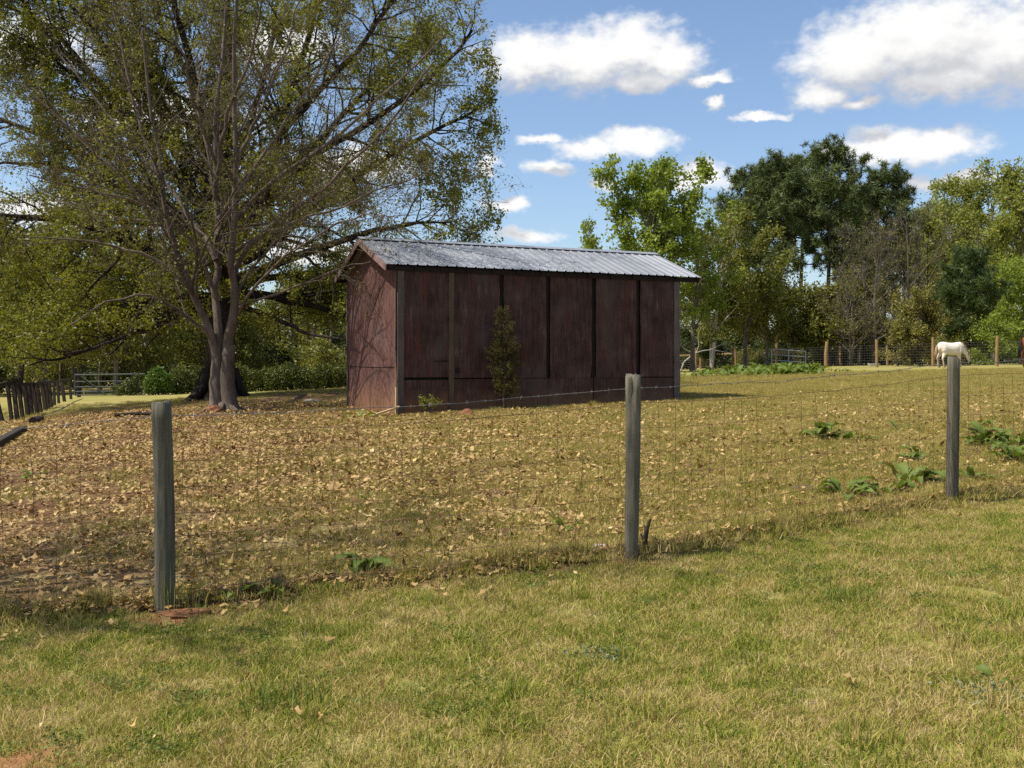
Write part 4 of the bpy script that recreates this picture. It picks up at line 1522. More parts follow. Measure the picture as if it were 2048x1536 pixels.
def background_woods():
    r = np.random.default_rng(77)
    # prototypes, each used where it stands, then copied
    protos = []
    lab_l = 'spring tree in the dim woods beyond the gate and hedge on the left'
    lab_f = 'far tree that closes the view at the back of the left woods'
    lab_r = 'distant tree in the dark woods behind the pines and far fence'
    lab_b = 'leafy brush in the shaded understory beyond the left hedge'
    p1 = broadleaf('woodland_tree', at(120, 78), lab_l, 9.0, 3.0, .25, 'leaf_wood', 'bark_grey', r, nl=5200, lsize=.26, nlimb=16, spread=.3, twigs=260, group='trees of the left woods')
    p2 = broadleaf('woodland_tree', at(260, 84), lab_l, 8.5, 2.6, .35, 'leaf_olive', 'bark_grey', r, nl=4200, lsize=.24, nlimb=14, spread=.28, twigs=240, group='trees of the left woods', stems=2)
    p3 = broadleaf('woodland_tree', at(620, 82), lab_l, 9.5, 2.2, .55, 'leaf_wood', 'bark_grey', r, nl=3200, lsize=.24, nlimb=12, spread=.28, twigs=200, group='trees of the left woods', rtrunk=.2)
    b1 = broadleaf('woodland_brush', at(480, 76), lab_b, 2.6, 2.0, .03, 'leaf_wood', 'bark_grey', r, nl=3600, lsize=.2, stems=4, nlimb=16, spread=.24, twigs=200, category='brush', rtrunk=.035, group='brush of the woods')
    lab_b2 = 'dark leafy brush deep in the woods behind the pines and far fence'
    lab_b3 = 'low olive brush among the trunks close behind the far fence'
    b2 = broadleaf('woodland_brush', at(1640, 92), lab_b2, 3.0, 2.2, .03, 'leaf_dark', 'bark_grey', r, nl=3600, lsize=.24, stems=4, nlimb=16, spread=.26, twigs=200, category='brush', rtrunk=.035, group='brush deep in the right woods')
    ps = [p1, p2, p3]
    # left woods
    lab_t = 'taller spring tree at the front of the woods beyond the left board fence'
    for px in (-90, -25, 35, 95, 160, 235):
        copy_tree(ps[int(r.integers(0, 2))], at(px + r.uniform(-12, 12), 66 + r.uniform(0, 7)), lab_t, 'taller trees at the front of the left woods', r.uniform(0, 6.28), r.uniform(1.2, 1.45))
    for px in list(range(-60, 720, 52)):
        Y = 74 + r.uniform(0, 12)
        copy_tree(ps[int(r.integers(0, 3))], at(px + r.uniform(-18, 18), Y), lab_l, 'trees of the left woods', r.uniform(0, 6.28), r.uniform(.75, 1.05))
    for px in list(range(-80, 760, 46)):
        Y = 94 + r.uniform(0, 18)
        copy_tree(ps[int(r.integers(0, 3))], at(px + r.uniform(-18, 18), Y), lab_l, 'trees of the left woods', r.uniform(0, 6.28), r.uniform(.85, 1.15))
    for px in list(range(-110, 1000, 58)):
        copy_tree(ps[int(r.integers(0, 2))], at(px + r.uniform(-18, 18), 122 + r.uniform(0, 14)), lab_f, 'far trees closing the left woods', r.uniform(0, 6.28), r.uniform(.95, 1.15) if px < 690 else .85)
    for px in list(range(-60, 740, 34)):
        copy_tree(b1 if r.uniform() < .6 else b2, at(px + r.uniform(-12, 12), 71 + r.uniform(0, 30)), lab_b, 'brush of the woods', r.uniform(0, 6.28), r.uniform(.7, 1.25))
    tip = broadleaf('far_treetop', at(1030, 110), 'small far treetop that just clears the barn ridge', hgt(483, 1030, 110), 1.5, .5, 'leaf_olive', 'bark_grey', r, nl=1200, lsize=.2, nlimb=8, twigs=80)
    # right woods: dark interior
    for px in list(range(1340, 2140, 42)):
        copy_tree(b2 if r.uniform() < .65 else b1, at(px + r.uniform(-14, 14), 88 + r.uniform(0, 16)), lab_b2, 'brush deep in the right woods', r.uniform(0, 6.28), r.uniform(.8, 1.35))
    for px in list(range(1330, 2160, 60)):
        sc = r.uniform(.5, .68) if px < 1760 else r.uniform(.85, 1.15)
        copy_tree(ps[int(r.integers(0, 3))], at(px + r.uniform(-20, 20), 104 + r.uniform(0, 14)), lab_r, 'trees of the right woods', r.uniform(0, 6.28), sc)
    for px in list(range(1360, 1800, 48)):
        copy_tree(b1 if r.uniform() < .6 else b2, at(px + r.uniform(-14, 14), 77 + r.uniform(0, 5)), lab_b3, 'brush close behind the far fence', r.uniform(0, 6.28), r.uniform(.45, .75))
    # trees that stand outside the frame on the left and throw the dappled shade over the near paddock
    broadleaf('leafless_tree', Vector((-7.0, 6.2, g1(-7.0, 6.2))), 'sparse tree left of the picture shading the near paddock', 10.5, 3.0, .42, 'leaf_olive', 'bark_grey', r, nl=3000, lsize=.1, nlimb=24, twigs=1100, spread=.14, upright=.6)


background_woods()


# ------------------------------------------------------------------ hedge, shrubs by the barn
def leaf_mass(name, loc, label, cat_, cols, size, leaf, r, n, group=None, stem=True):
    """hedge or shrub from overlapping leafy mounds; cols: list of (x, y, z, rx, ry, rz) relative to loc"""
    t = thing(name, loc, label, cat_, group)
    cols = np.array(cols)
    w = cols[:, 3] * cols[:, 5]
    k = r.choice(len(cols), n, p=w / w.sum())
    d = r.normal(0, 1, (n, 3))
    d /= np.linalg.norm(d, axis=1, keepdims=True)
    rad = r.uniform(.55, 1.08, n) ** .7
    c = cols[k, :3] + d * cols[k, 3:] * rad[:, None]
    c += r.normal(0, size * .4, c.shape)
    x, y = c[:, 0] + loc[0], c[:, 1] + loc[1]
    keep = c[:, 2] + loc[2] > gz(x, y) + .02
    tone = r.uniform(0, 1, len(cols))[k] * .5
    put_leaves('foliage', [leaf_cards(c[keep], size, r, .7, 0, tone[keep])], M[leaf], t, kind='stuff')
    st = []
    for (x, y, z, rx, ry, rz) in cols[:: max(1, len(cols) // 40)]:
        zb = g1(x + loc[0], y + loc[1]) - loc[2] - .05
        for q in range(2):
            st.append(catmull([np.array([x + r.normal(0, .05), y, zb]), np.array([x + r.normal(0, rx * .3), y, (z + zb) / 2]), np.array([x + r.normal(0, rx * .5), y + r.normal(0, ry * .4), z + rz * .4])], 5))
    st = np.array(st)
    put_tubes('stems', [(st, np.full(st.shape[:2], .018), 4)], M['bark_grey'], t, kind='stuff')
    return t


def hedge_and_shrubs():
    r = np.random.default_rng(88)
    a, b = at(325, 60.5), at(735, 63.5)
    cols = []
    for s_ in np.linspace(0, 1, 46):
        p = a.lerp(b, s_)
        p.z = g1(p.x, p.y)
        h = 1.35 + .25 * r.normal()
        h = max(1.0, min(1.75, h))
        cols.append((p.x - a.x, p.y - a.y + r.normal(0, .15), p.z - a.z + h * .48, .42, .5, h * .55))
    leaf_mass('hedge', a, 'long vine-grown hedge behind the trees left of the barn', 'hedge', cols, .12, 'leaf_hedge', r, 26000)
    p = at(312, 59.3)
    leaf_mass('shrub', p, 'bright green rounded shrub at the hinge end of the metal gate', 'shrub', [(0, 0, .8, .55, .5, .75), (-.35, 0, .55, .4, .4, .5), (.5, 0, .7, .5, .45, .6), (.1, .1, 1.2, .4, .4, .45)], .12, 'leaf_bright', r, 4200)
    p = at(255, 59.6)
    leaf_mass('vine', p, 'dark green vine sprawling over the right part of the metal gate', 'vine', [(-.5, 0, .35, .5, .15, .35), (.1, 0, .5, .5, .18, .5), (.6, 0, .7, .5, .2, .6)], .1, 'leaf_hedge', r, 1800)
    # juniper against the front wall
    b0 = b2w(2.36, -.42, 0)
    b0.z = g1(b0.x, b0.y)
    t = thing('juniper', b0, 'young juniper with yellowish sprays growing against the barn front', 'juniper')
    H = EYE + (HY - 612) / F * b0.y - b0.z
    P = catmull([np.array([0, 0, -.1]), np.array([.03, 0, H * .4]), np.array([-.02, .02, H * .95])], 10)
    n = 120
    tt = r.uniform(.12, 1, n)
    st = np.stack([np.interp(tt, np.linspace(0, 1, 10), P[:, c]) for c in range(3)], 1)
    az = r.uniform(0, 6.28, n)
    ln = (.42 * np.where(tt < .45, .55 + tt, 1.15 * (1 - (tt - .45) * 1.55)) + .06) * r.uniform(.6, 1.2, n)
    d = np.stack([np.cos(az) * .8, np.sin(az) * .55, np.full(n, .55)], 1)
    Q = np.empty((n, 6, 3))
    Q[:, 0] = st
    for j in range(5):
        d = d + r.normal(0, .12, (n, 3)) + np.array([0, 0, .06])
        d /= np.linalg.norm(d, axis=1, keepdims=True)
        Q[:, j + 1] = Q[:, j] + d * (ln / 5)[:, None]
    put_tubes('stem', [(P[None], np.linspace(.035, .008, 10)[None], 7), (Q, np.tile(np.linspace(.01, .004, 6), (n, 1)), 4)], M['bark_pine'], t)
    P1, R1 = grow(Q, np.full((n, 6), .006), 1500, (.2, 1), (38, 12), (.06, .17), .6, 3, .15, .05, r, .002)
    put_leaves('foliage', [leaves_at(P1, 13000, .016, .034, r, (0, 1), .35)], M['juniper'], t, kind='stuff')
    # small sapling at the wall
    b0 = b2w(.62, -.35, 0)
    b0.z = g1(b0.x, b0.y)
    t = thing('sapling', b0, 'small leafy sapling at the foot of the barn near its corner', 'sapling')
    Q = []
    for k in range(9):
        a = r.uniform(0, 6.28)
        Q.append(catmull([np.array([0, 0, -.03]), np.array([math.cos(a) * .12, math.sin(a) * .08, .22]), np.array([math.cos(a) * r.uniform(.15, .45), math.sin(a) * .2, r.uniform(.25, .52)])], 6))
    Q = np.array(Q)
    put_tubes('stem', [(Q, np.tile(np.linspace(.008, .003, 6), (9, 1)), 4)], M['bark_grey'], t)
    put_leaves('foliage', [leaves_at(Q, 420, .035, .055, r, (.35, 1), .6)], M['leaf_olive'], t, kind='stuff')


hedge_and_shrubs()


# ------------------------------------------------------------------ left fence, gate
def left_fence_and_gate():
    t = thing('board_fence', (0, 0, 0), 'old dark fence of leaning upright boards receding along the left edge', 'fence')
    r = np.random.default_rng(5)
    posts = [(-14, 8, 852, 770, 30.5), (14, 25, 835, 762, 33), (36, 47, 838, 762, 34.2), (26, 36, 832, 763, 33.6), (48, 57, 826, 765, 36.5), (57, 66, 826, 765, 37.2), (74, 84, 828, 765, 39.3), (91, 98, 822, 762, 42), (65, 76, 830, 765, 38), (83, 93, 826, 764, 40.5), (98, 104, 820, 760, 44), (107, 110, 817, 760, 46.5),
             (115, 118, 812, 760, 49), (123, 130, 806, 759, 52), (138, 143, 797, 757, 56)]
    tops = []
    for (xt, xb, yb, yt, Y) in posts:
        b = at(xb, Y)
        tp = ray(xt, yt, Y)
        mb = MB()
        mb.bar(b - Vector((0, 0, .2)), Vector(tp), .135 + r.normal(0, .015), .08, up=(0, 1, 0))
        bevel(mb.build('board', M['post_old'], t), .012, 1)
        tops.append(Vector(tp))
    for i in range(len(tops) - 1):
        a, b = tops[i], tops[i + 1]
        mb = MB()
        o = Vector((.06, -.06, -.06))
        mb.bar(a + o, b + o, .05, .13)
        mb.build('rail', M['post_old'], t)
    # gate
    Y = 60.2
    a, b = at(150, Y), at(290, Y + .3)
    gt = thing('metal_gate', a, 'grey tubular metal farm gate half hidden by the shrub', 'gate')
    L = (b - a).length
    rz = math.atan2(b.y - a.y, b.x - a.x)
    gt.rotation_euler = (0, 0, rz)
    slope = (b.z - a.z) / L
    z0 = [.12, .33, .60, .92, 1.32]
    for z in z0:
        mb = MB()
        mb.tube([(0, 0, z), (L, 0, z + .04)], .034 if z < 1.2 else .042, 8)
        mb.build('rail', M['gate'], gt)
    for x in (.0, 2.35, L):
        mb = MB()
        mb.tube([(x, 0.0, .1), (x, 0.0, 1.33)], .032, 8)
        mb.build('upright', M['steel_dark'], gt)
    mb = MB()
    mb.tube([(.35, -.04, 1.25), (1.75, -.04, .16)], .03, 8)
    mb.build('brace', M['steel_dark'], gt)
    mb = MB()
    mb.tube([(2.4, -.04, .2), (3.5, -.04, 1.25)], .03, 8)
    mb.build('brace', M['steel_dark'], gt)
    p = at(158, Y + .1)
    g = thing('gate_post', p, 'dark round post at the latch end of the metal gate', 'post')
    mb = MB()
    mb.tube([(0, 0, -.2), (0, 0, .6), (.01, 0, 1.25)], [.11, .105, .1], 12)
    mb.build('post', M['post_old'], g, smooth=False)
    # dark squared timber on the ground at the left edge
    p, q = at(-30, 17.2), at(46, 22.0)
    tm = thing('landscape_timber', p, 'dark old timber lying on the leaf litter at the left edge', 'timber')
    mb = MB()
    mb.bar((0, 0, .07), tuple(q - p + Vector((0, 0, .06))), .17, .17)
    bevel(mb.build('timber', M['post_old'], tm), .02, 2)
    p, q = at(66, 24.6), at(82, 26.4)
    tm = thing('log', p, 'short dark log on the leaves behind the old timber', 'log')
    mb = MB()
    mb.tube([(0, 0, .08), tuple((q - p) * .5 + Vector((.03, 0, .09))), tuple(q - p + Vector((0, 0, .08)))], [.1, .11, .08], 10)
    mb.build('log', M['post_old'], tm, smooth=False)


left_fence_and_gate()


# ------------------------------------------------------------------ far fences, corral panel, trough
def far_fences():
    r = np.random.default_rng(15)
    t = thing('far_wire_fence', (0, 0, 0), 'far wire fence with tall yellowish posts behind the cream horse', 'fence')
    A = [(1318, 72), (1391.7, 70), (1466, 67.6), (1552.7, 65), (1652, 62), (1753.6, 58), (1866, 55.2), (1993.7, 51.5), (2150, 48)]
    hts = {1391.7: 1.47, 1466: 1.45, 1318: 1.45, 1552.7: 1.66, 1652: 1.58, 1753.6: 1.58, 1866: 1.55, 1993.7: 1.53, 2150: 1.5}
    bases = []
    for px, Y in A:
        b = at(px, Y)
        h = hts[px]
        rad = .11 if px == 1652 else .085
        mb = MB()
        mb.tube([(0, 0, -.2), (r.normal(0, .01), 0, h * .5), (r.normal(0, .03), 0, h)], [rad, rad * .97, rad * .9], 10)
        o = mb.build('post', M['post_new'], t)
        o.location = b
        bases.append((b, h))
    mb = MB()
    for i in range(len(bases) - 1):
        (a, ha), (b, hb) = bases[i], bases[i + 1]
        for k in range(9):
            z = .08 + k * .145
            mb.tube([tuple(a + Vector((0, -.09, z))), tuple(b + Vector((0, -.09, z)))], .0045, 3, cap=False)
        n = int((b - a).length / .2)
        for k in range(1, n):
            p = a.lerp(b, k / n) + Vector((0, -.09, 0))
            p.z = a.z + (b.z - a.z) * k / n
            mb.tube([tuple(p + Vector((0, 0, .08))), tuple(p + Vector((0, 0, 1.24)))], .0035, 3, cap=False)
    mb.build('wire_mesh', M['galv'], t, kind='stuff')
    # shorter, railed fence of the pen behind
    t = thing('pen_fence', (0, 0, 0), 'shorter pen fence with single top rails behind the far wire fence', 'fence')
    B = [(1340, 75, 1.4), (1401, 74, 1.4), (1421, 74, 1.42), (1471.5, 72, 1.4), (1591, 74, 1.42), (1680, 71, 1.38), (1716, 74, 1.2), (1774.6, 66, 1.3), (1812, 66, 1.2)]
    pts = []
    for px, Y, h in B:
        b = at(px, Y)
        mb = MB()
        mb.tube([(0, 0, -.2), (0, 0, h * .5), (r.normal(0, .03), 0, h)], [.08, .075, .07], 9)
        o = mb.build('post', M['post_new'], t)
        o.location = b
        pts.append((b, h))
    for i, j, z in ((0, 1, 1.05), (2, 3, 1.05), (7, 8, .45)):
        mb = MB()
        mb.bar(pts[i][0] + Vector((0, -.09, z)), pts[j][0] + Vector((0, -.09, z)), .045, .11)
        mb.build('rail', M['post_new'], t)
    mb = MB()
    mb.bar(at(1543, 73.5) + Vector((0, 0, 1.02)), pts[4][0] + Vector((0, -.09, 1.1)), .05, .2)
    mb.build('rail', M['lumber'], t)
    # corral panel
    a, b = at(1543, 66.3), at(1611, 66.9)
    c = thing('corral_panel', a, 'light steel tube panel leaning by the far fence above the weed patch', 'panel')
    d = b - a
    c.rotation_euler = (0, 0, math.atan2(d.y, d.x))
    L = math.hypot(d.x, d.y)
    for z in (.12, .46, .82, 1.18):
        mb = MB()
        mb.tube([(0, 0, z + .04), (L, 0, z - .1)], .03, 8)
        mb.build('rail', M['panel'], c)
    for x in (0, L * .5, L):
        mb = MB()
        mb.tube([(x, .0, -.02), (x, .0, 1.22 - .14 * x / L)], .03, 8)
        mb.build('upright', M['panel'], c)
    # white feed tub
    p = at(1747, 63.5)
    tr = thing('feed_trough', p, 'low white feed trough behind the far fence', 'trough')
    mb = MB()
    v = []
    for (z, s_) in ((0, .8), (.16, 1), (.16, .9), (.05, .72)):
        v += [(-.32 * s_, -.18 * s_, z), (.32 * s_, -.18 * s_, z), (.32 * s_, .18 * s_, z), (-.32 * s_, .18 * s_, z)]
    f = [(3, 2, 1, 0), (12, 13, 14, 15)]
    for k in range(3):
        o = k * 4
        f += [(o + i, o + (i + 1) % 4, o + 4 + (i + 1) % 4, o + 4 + i) for i in range(4)]
    mb.add(v, f)
    bevel(mb.build('tub', M['trough'], tr), .015, 2)


far_fences()


# ------------------------------------------------------------------ horses
def ellipse_loft(rings, k=16):
    """rings: (centre xyz, normal-ish dir xyz, half width, half height)"""
    v, f = [], []
    for (c, d, w, h) in rings:
        d = Vector(d).normalized()
        side = Vector((0, 1, 0))
        up = d.cross(side).normalized() * -1
        if up.z < 0 and abs(d.z) < .9:
            up = -up
        for j in range(k):
            a = 2 * math.pi * j / k
            v.append(tuple(Vector(c) + side * (w * math.cos(a)) + up * (h * math.sin(a))))
    n = len(rings)
    for i in range(n - 1):
        for j in range(k):
            b = (j + 1) % k
            f.append((i * k + j, i * k + b, (i + 1) * k + b, (i + 1) * k + j))
    f.append(tuple(range(k))[::-1])
    f.append(tuple(range((n - 1) * k, n * k)))
    return v, f


def build_horse(loc, rz, label, coat, mane, size=1.0):
    t = thing('horse', loc, label, 'horse', rz=rz)
    t.scale = (size, size, size)
    # trunk, neck, head and legs as overlapping lofts, fused into one skin: x forward, z up, 1.5 m at the withers
    mb = MB()
    mb.add(*ellipse_loft([((-.80, 0, 1.14), (1, 0, 0), .06, .08), ((-.76, 0, 1.14), (1, 0, 0), .17, .2), ((-.62, 0, 1.15), (1, 0, 0), .26, .29), ((-.42, 0, 1.13), (1, 0, 0), .29, .34), ((-.15, 0, 1.06), (1, 0, 0), .30, .36),
                          ((.12, 0, 1.04), (1, 0, 0), .31, .36), ((.36, 0, 1.07), (1, 0, 0), .28, .37), ((.56, 0, 1.13), (1, 0, 0), .22, .34), ((.72, 0, 1.13), (1, 0, -.2), .16, .25), ((.8, 0, 1.1), (1, 0, -.3), .06, .1)]))
    mb.add(*ellipse_loft([((.5, 0, 1.2), (1, 0, -.25), .16, .26), ((.72, .01, 1.12), (1, 0, -.75), .125, .22), ((.88, .02, .96), (.7, 0, -1), .10, .17), ((.98, .03, .80), (.5, 0, -1), .085, .14), ((1.04, .03, .68), (.4, 0, -1), .085, .125)]))
    mb.add(*ellipse_loft([((1.0, .03, .80), (.3, 0, -1), .06, .09), ((1.05, .03, .70), (.28, 0, -1), .085, .125), ((1.08, .03, .58), (.25, 0, -1), .078, .115), ((1.11, .03, .46), (.22, 0, -1), .06, .08), ((1.14, .03, .35), (.2, 0, -1), .05, .062),
                          ((1.155, .03, .28), (.2, 0, -1), .05, .06), ((1.16, .03, .25), (.2, 0, -1), .03, .035)]))
    for s_ in (-1, 1):
        dx = .05 * s_
        mb.tube([(.48, .12 * s_, 1.12), (.47, .14 * s_, .92), (.5 + dx, .15 * s_, .70), (.52 + dx, .15 * s_, .50), (.515 + dx, .15 * s_, .45), (.52 + dx, .15 * s_, .25), (.53 + dx, .15 * s_, .12), (.56 + dx, .15 * s_, .03)], [.14, .14, .085, .056, .058, .038, .046, .05], 12)
        dx = -.07 * s_
        mb.tube([(-.5, .11 * s_, 1.15), (-.46, .14 * s_, .95), (-.48 + dx * .5, .16 * s_, .78), (-.62 + dx, .16 * s_, .55), (-.63 + dx, .16 * s_, .50), (-.59 + dx, .16 * s_, .3), (-.57 + dx, .16 * s_, .13), (-.53 + dx, .16 * s_, .03)], [.2, .19, .125, .06, .062, .042, .05, .052], 12)
    o = mb.build('body', M[coat], t, smooth=True)
    rm = o.modifiers.new('fuse', 'REMESH')
    rm.mode = 'VOXEL'
    rm.voxel_size = .022
    rm.use_smooth_shade = True
    sm = o.modifiers.new('soften', 'SMOOTH')
    sm.factor = .5
    sm.iterations = 6
    for s_ in (-1, 1):
        mb = MB()
        mb.tube([(1.0, .03 + .055 * s_, .77), (1.02, .03 + .085 * s_, .86), (1.03, .03 + .075 * s_, .92)], [.03, .034, .006], 7)
        mb.build('ear', M[coat], t, smooth=True)
        bm = bmesh.new()
        bmesh.ops.create_uvsphere(bm, u_segments=10, v_segments=8, radius=.018)
        e = bpy.data.meshes.new('eye')
        bm.to_mesh(e)
        bm.free()
        e.materials.append(M['eye'])
        eo = link('eye', e, t)
        eo.location = (1.1, .03 + .072 * s_, .6)
        for x, y in ((.56 + .05 * s_, .15 * s_), (-.53 - .07 * s_, .16 * s_)):
            mb = MB()
            mb.tube([(x, y, .06), (x + .02, y, .0)], [.052, .064], 12)
            mb.build('hoof', M['hoof'], t)
    # mane: locks along the crest; tail: tapered hank
    r = np.random.default_rng(4)
    crest = catmull([np.array(p) for p in ((.58, 0, 1.44), (.76, .0, 1.34), (.92, .02, 1.14), (1.03, .03, .95), (1.09, .03, .8))], 26)
    mb = MB()
    for p in crest:
        for q in range(2):
            e = p + np.array([r.normal(.03, .03), -.1 + r.normal(0, .03), -.16 + r.normal(0, .04)])
            mb.tube([p, (p + e) / 2 + np.array([0, -.04, .03]), e], [.022, .02, .005], 5)
    mb.build('mane', M[mane], t, smooth=True)
    mb = MB()
    for q in range(12):
        y = r.normal(0, .03)
        mb.tube([(-.76, y * .3, 1.3), (-.86, y, 1.14), (-.9 + r.normal(0, .02), y * 1.4, .8), (-.9 + r.normal(0, .03), y * 1.6, .45)], [.03, .035, .03, .006], 5)
    mb.build('tail', M[mane], t, smooth=True)
    return t


build_horse(at(1901, 51.2), .12, 'cream white horse grazing by the far fence, seen above the slim post', 'horse', 'mane', .87)
hb = build_horse(at(2078, 47.5), .0, 'chestnut brown horse cut off by the right edge of the picture', 'horse_brown', 'mane_dark')


# ------------------------------------------------------------------ broad-leaved weeds
def dock_leaf(seed, L=.3, w=.075):
    r = np.random.default_rng(seed)
    n, m = 9, 5
    v, var = [], []
    rise = r.uniform(.5, 1.1)
    for i in range(n):
        t = i / (n - 1)
        # petiole then blade, arching outward
        x = L * t * (1 - .12 * t)
        z = L * (1.22 * rise * t - (.97 * rise + .09) * t * t)
        hw = .006 if t < .15 else w * .5 * math.sin(min(1, (t - .12) / .9) ** .75 * math.pi) ** .8 + .003
        for j in range(m):
            s_ = (j / (m - 1) - .5) * 2
            wav = .35 * hw * math.sin(t * 24 + seed + s_) * abs(s_) ** 2
            v.append((x, s_ * hw, z + abs(s_) * hw * .35 + wav))
            var.append(r.uniform(.2, .8) * .3 + .35 + .25 * (1 - abs(s_)) + seed % 3 * .05)
    f = []
    for i in range(n - 1):
        for j in range(m - 1):
            a = i * m + j
            f.append((a, a + m, a + m + 1, a + 1))
    return mesh_np('leaf', np.array(v), np.array(f), M['dock'], {'var': np.array(var)}, smooth=True)


def build_weeds():
    r = np.random.default_rng(66)
    leaves = [dock_leaf(s_, .30, .085) for s_ in range(5)]

    def plant(px, Y, label, n, sc, spread=.06, group=None, stretch=1.0):
        b = at(px, Y)
        t = thing('broadleaf_weed', b, label, 'weed', group)
        for k in range(n):
            o = link('leaf', leaves[int(r.integers(0, 5))], t)
            a = r.uniform(0, 6.28)
            q = r.uniform(0, spread * 1.6)
            o.location = (math.cos(a) * q * stretch, math.sin(a) * q, .0)
            o.rotation_euler = (r.normal(0, .18), r.normal(-.16, .26), a + r.normal(0, .3))
            s_ = 1.5 * sc * r.uniform(.65, 1.15)
            o.scale = (s_, s_ * r.uniform(.9, 1.25), s_)
        return t

    def row(py, px):
        """distance of the ground seen at a pixel"""
        lo, hi = 4.0, 60.0
        for _ in range(40):
            m = (lo + hi) / 2
            z = g1((px - 1024) / F * m, m)
            y = HY + (EYE - z) * F / m
            if y > py:
                lo = m
            else:
                hi = m
        return m
    for (px, py, n, sc, sp, lab) in (
            (730, 1152, 17, .62, .05, 'lone broad-leaved weed between the left and middle posts'),
            (1640, 878, 18, .85, .10, 'tall-leaved weed at the left of the weed row right of the middle post'),
            (1700, 880, 14, .55, .16, 'low spreading weed just right of the tall-leaved weed'),
            (1835, 923, 9, .62, .05, 'small upright weed left of the slim post'),
            (1690, 993, 17, .68, .10, 'dark leafy weed at the left end of the lower weed row'),
            (1768, 990, 13, .60, .08, 'middle weed of the lower weed row'),
            (1815, 968, 16, .72, .09, 'broad pale-leaved weed at the right end of the lower weed row'),
            (1938, 962, 10, .52, .05, 'small weed just right of the slim post'),
            (1975, 892, 18, .85, .10, 'big weed with upright leaves right of the slim post'),
            (2022, 900, 16, .8, .10, 'leafy weed beside the big upright one at the right edge'),
            (2035, 925, 14, .75, .09, 'weed in front of the big ones at the right edge'),
            (1795, 858, 6, .45, .05, 'small faint weed above the weed rows'), (1985, 853, 6, .5, .06, 'thin weed behind the big ones at the right edge'),
            (70, 958, 9, .5, .1, 'small dark weed in the leaves near the left edge'), (720, 1001, 4, .3, .05, 'tiny weed in the leaves above the lone weed'),
            (1130, 1062, 7, .4, .06, 'small green weed left of the middle post'), (2035, 1375, 8, .32, .07, 'dark green weed in the lawn at the right edge'),
            (560, 1190, 5, .38, .06, 'straggly weed in the litter along the fence'), (470, 1195, 5, .36, .06, 'straggly weed right of the thick left post'),
            (715, 838, 5, .8, .12, 'low weed in front of the barn gable')):
        plant(px, row(py, px), lab, n, sc, sp)
    # the long patch before the far fence
    lab = 'leafy green weed in the long patch before the far fence'
    for k in range(64):
        u = r.uniform(0, 1)
        px = 1400 + 245 * u ** .85
        h = math.sin(min(1, u * 1.15) * math.pi * .62) ** .6
        Y = r.uniform(43, 50)
        plant(px, Y, lab, 9, .95 + .65 * h * r.uniform(.7, 1.1), .14, 'weeds of the far patch')
    for px, Y in ((1380, 44), (1372, 46), (1408, 42.5), (1668, 46), (1685, 47), (1694, 46.5), (1395, 43)):
        plant(px, Y, lab, 6, .8, .14, 'weeds of the far patch')


build_weeds()


# ------------------------------------------------------------------ grass and leaf litter
def tuft_mesh(name, n, size, hgt_, wid, seed, m, lean=.5):
    r = np.random.default_rng(seed)
    c = np.c_[r.uniform(-size / 2, size / 2, n), r.uniform(-size / 2, size / 2, n), np.zeros(n) - .004]
    a = r.uniform(0, 6.28, n)
    h = hgt_ * r.uniform(.45, 1.3, n)
    w = wid * r.uniform(.7, 1.3, n)
    ld = r.uniform(0, 6.28, n)
    ll = h * np.abs(r.normal(0, lean, n))
    d = np.c_[np.cos(a), np.sin(a), np.zeros(n)] * w[:, None] * .5
    tip = c + np.c_[np.cos(ld) * ll, np.sin(ld) * ll, h]
    mid = c + np.c_[np.cos(ld) * ll * .35, np.sin(ld) * ll * .35, h * .6]
    v = np.stack([c - d, c + d, mid + d * .8, mid - d * .8, tip], 1).reshape(-1, 3)
    b = np.arange(n)[:, None] * 5
    q = b + np.array([[0, 1, 2, 3]])
    t = b + np.array([[3, 2, 4]])
    var = np.repeat(r.uniform(0, 1, n), 5)
    me = mesh_np(name, v, [q, t], m, {'var': var})
    return bpy.data.objects.new(name, me)          # source shape, not in the scene itself


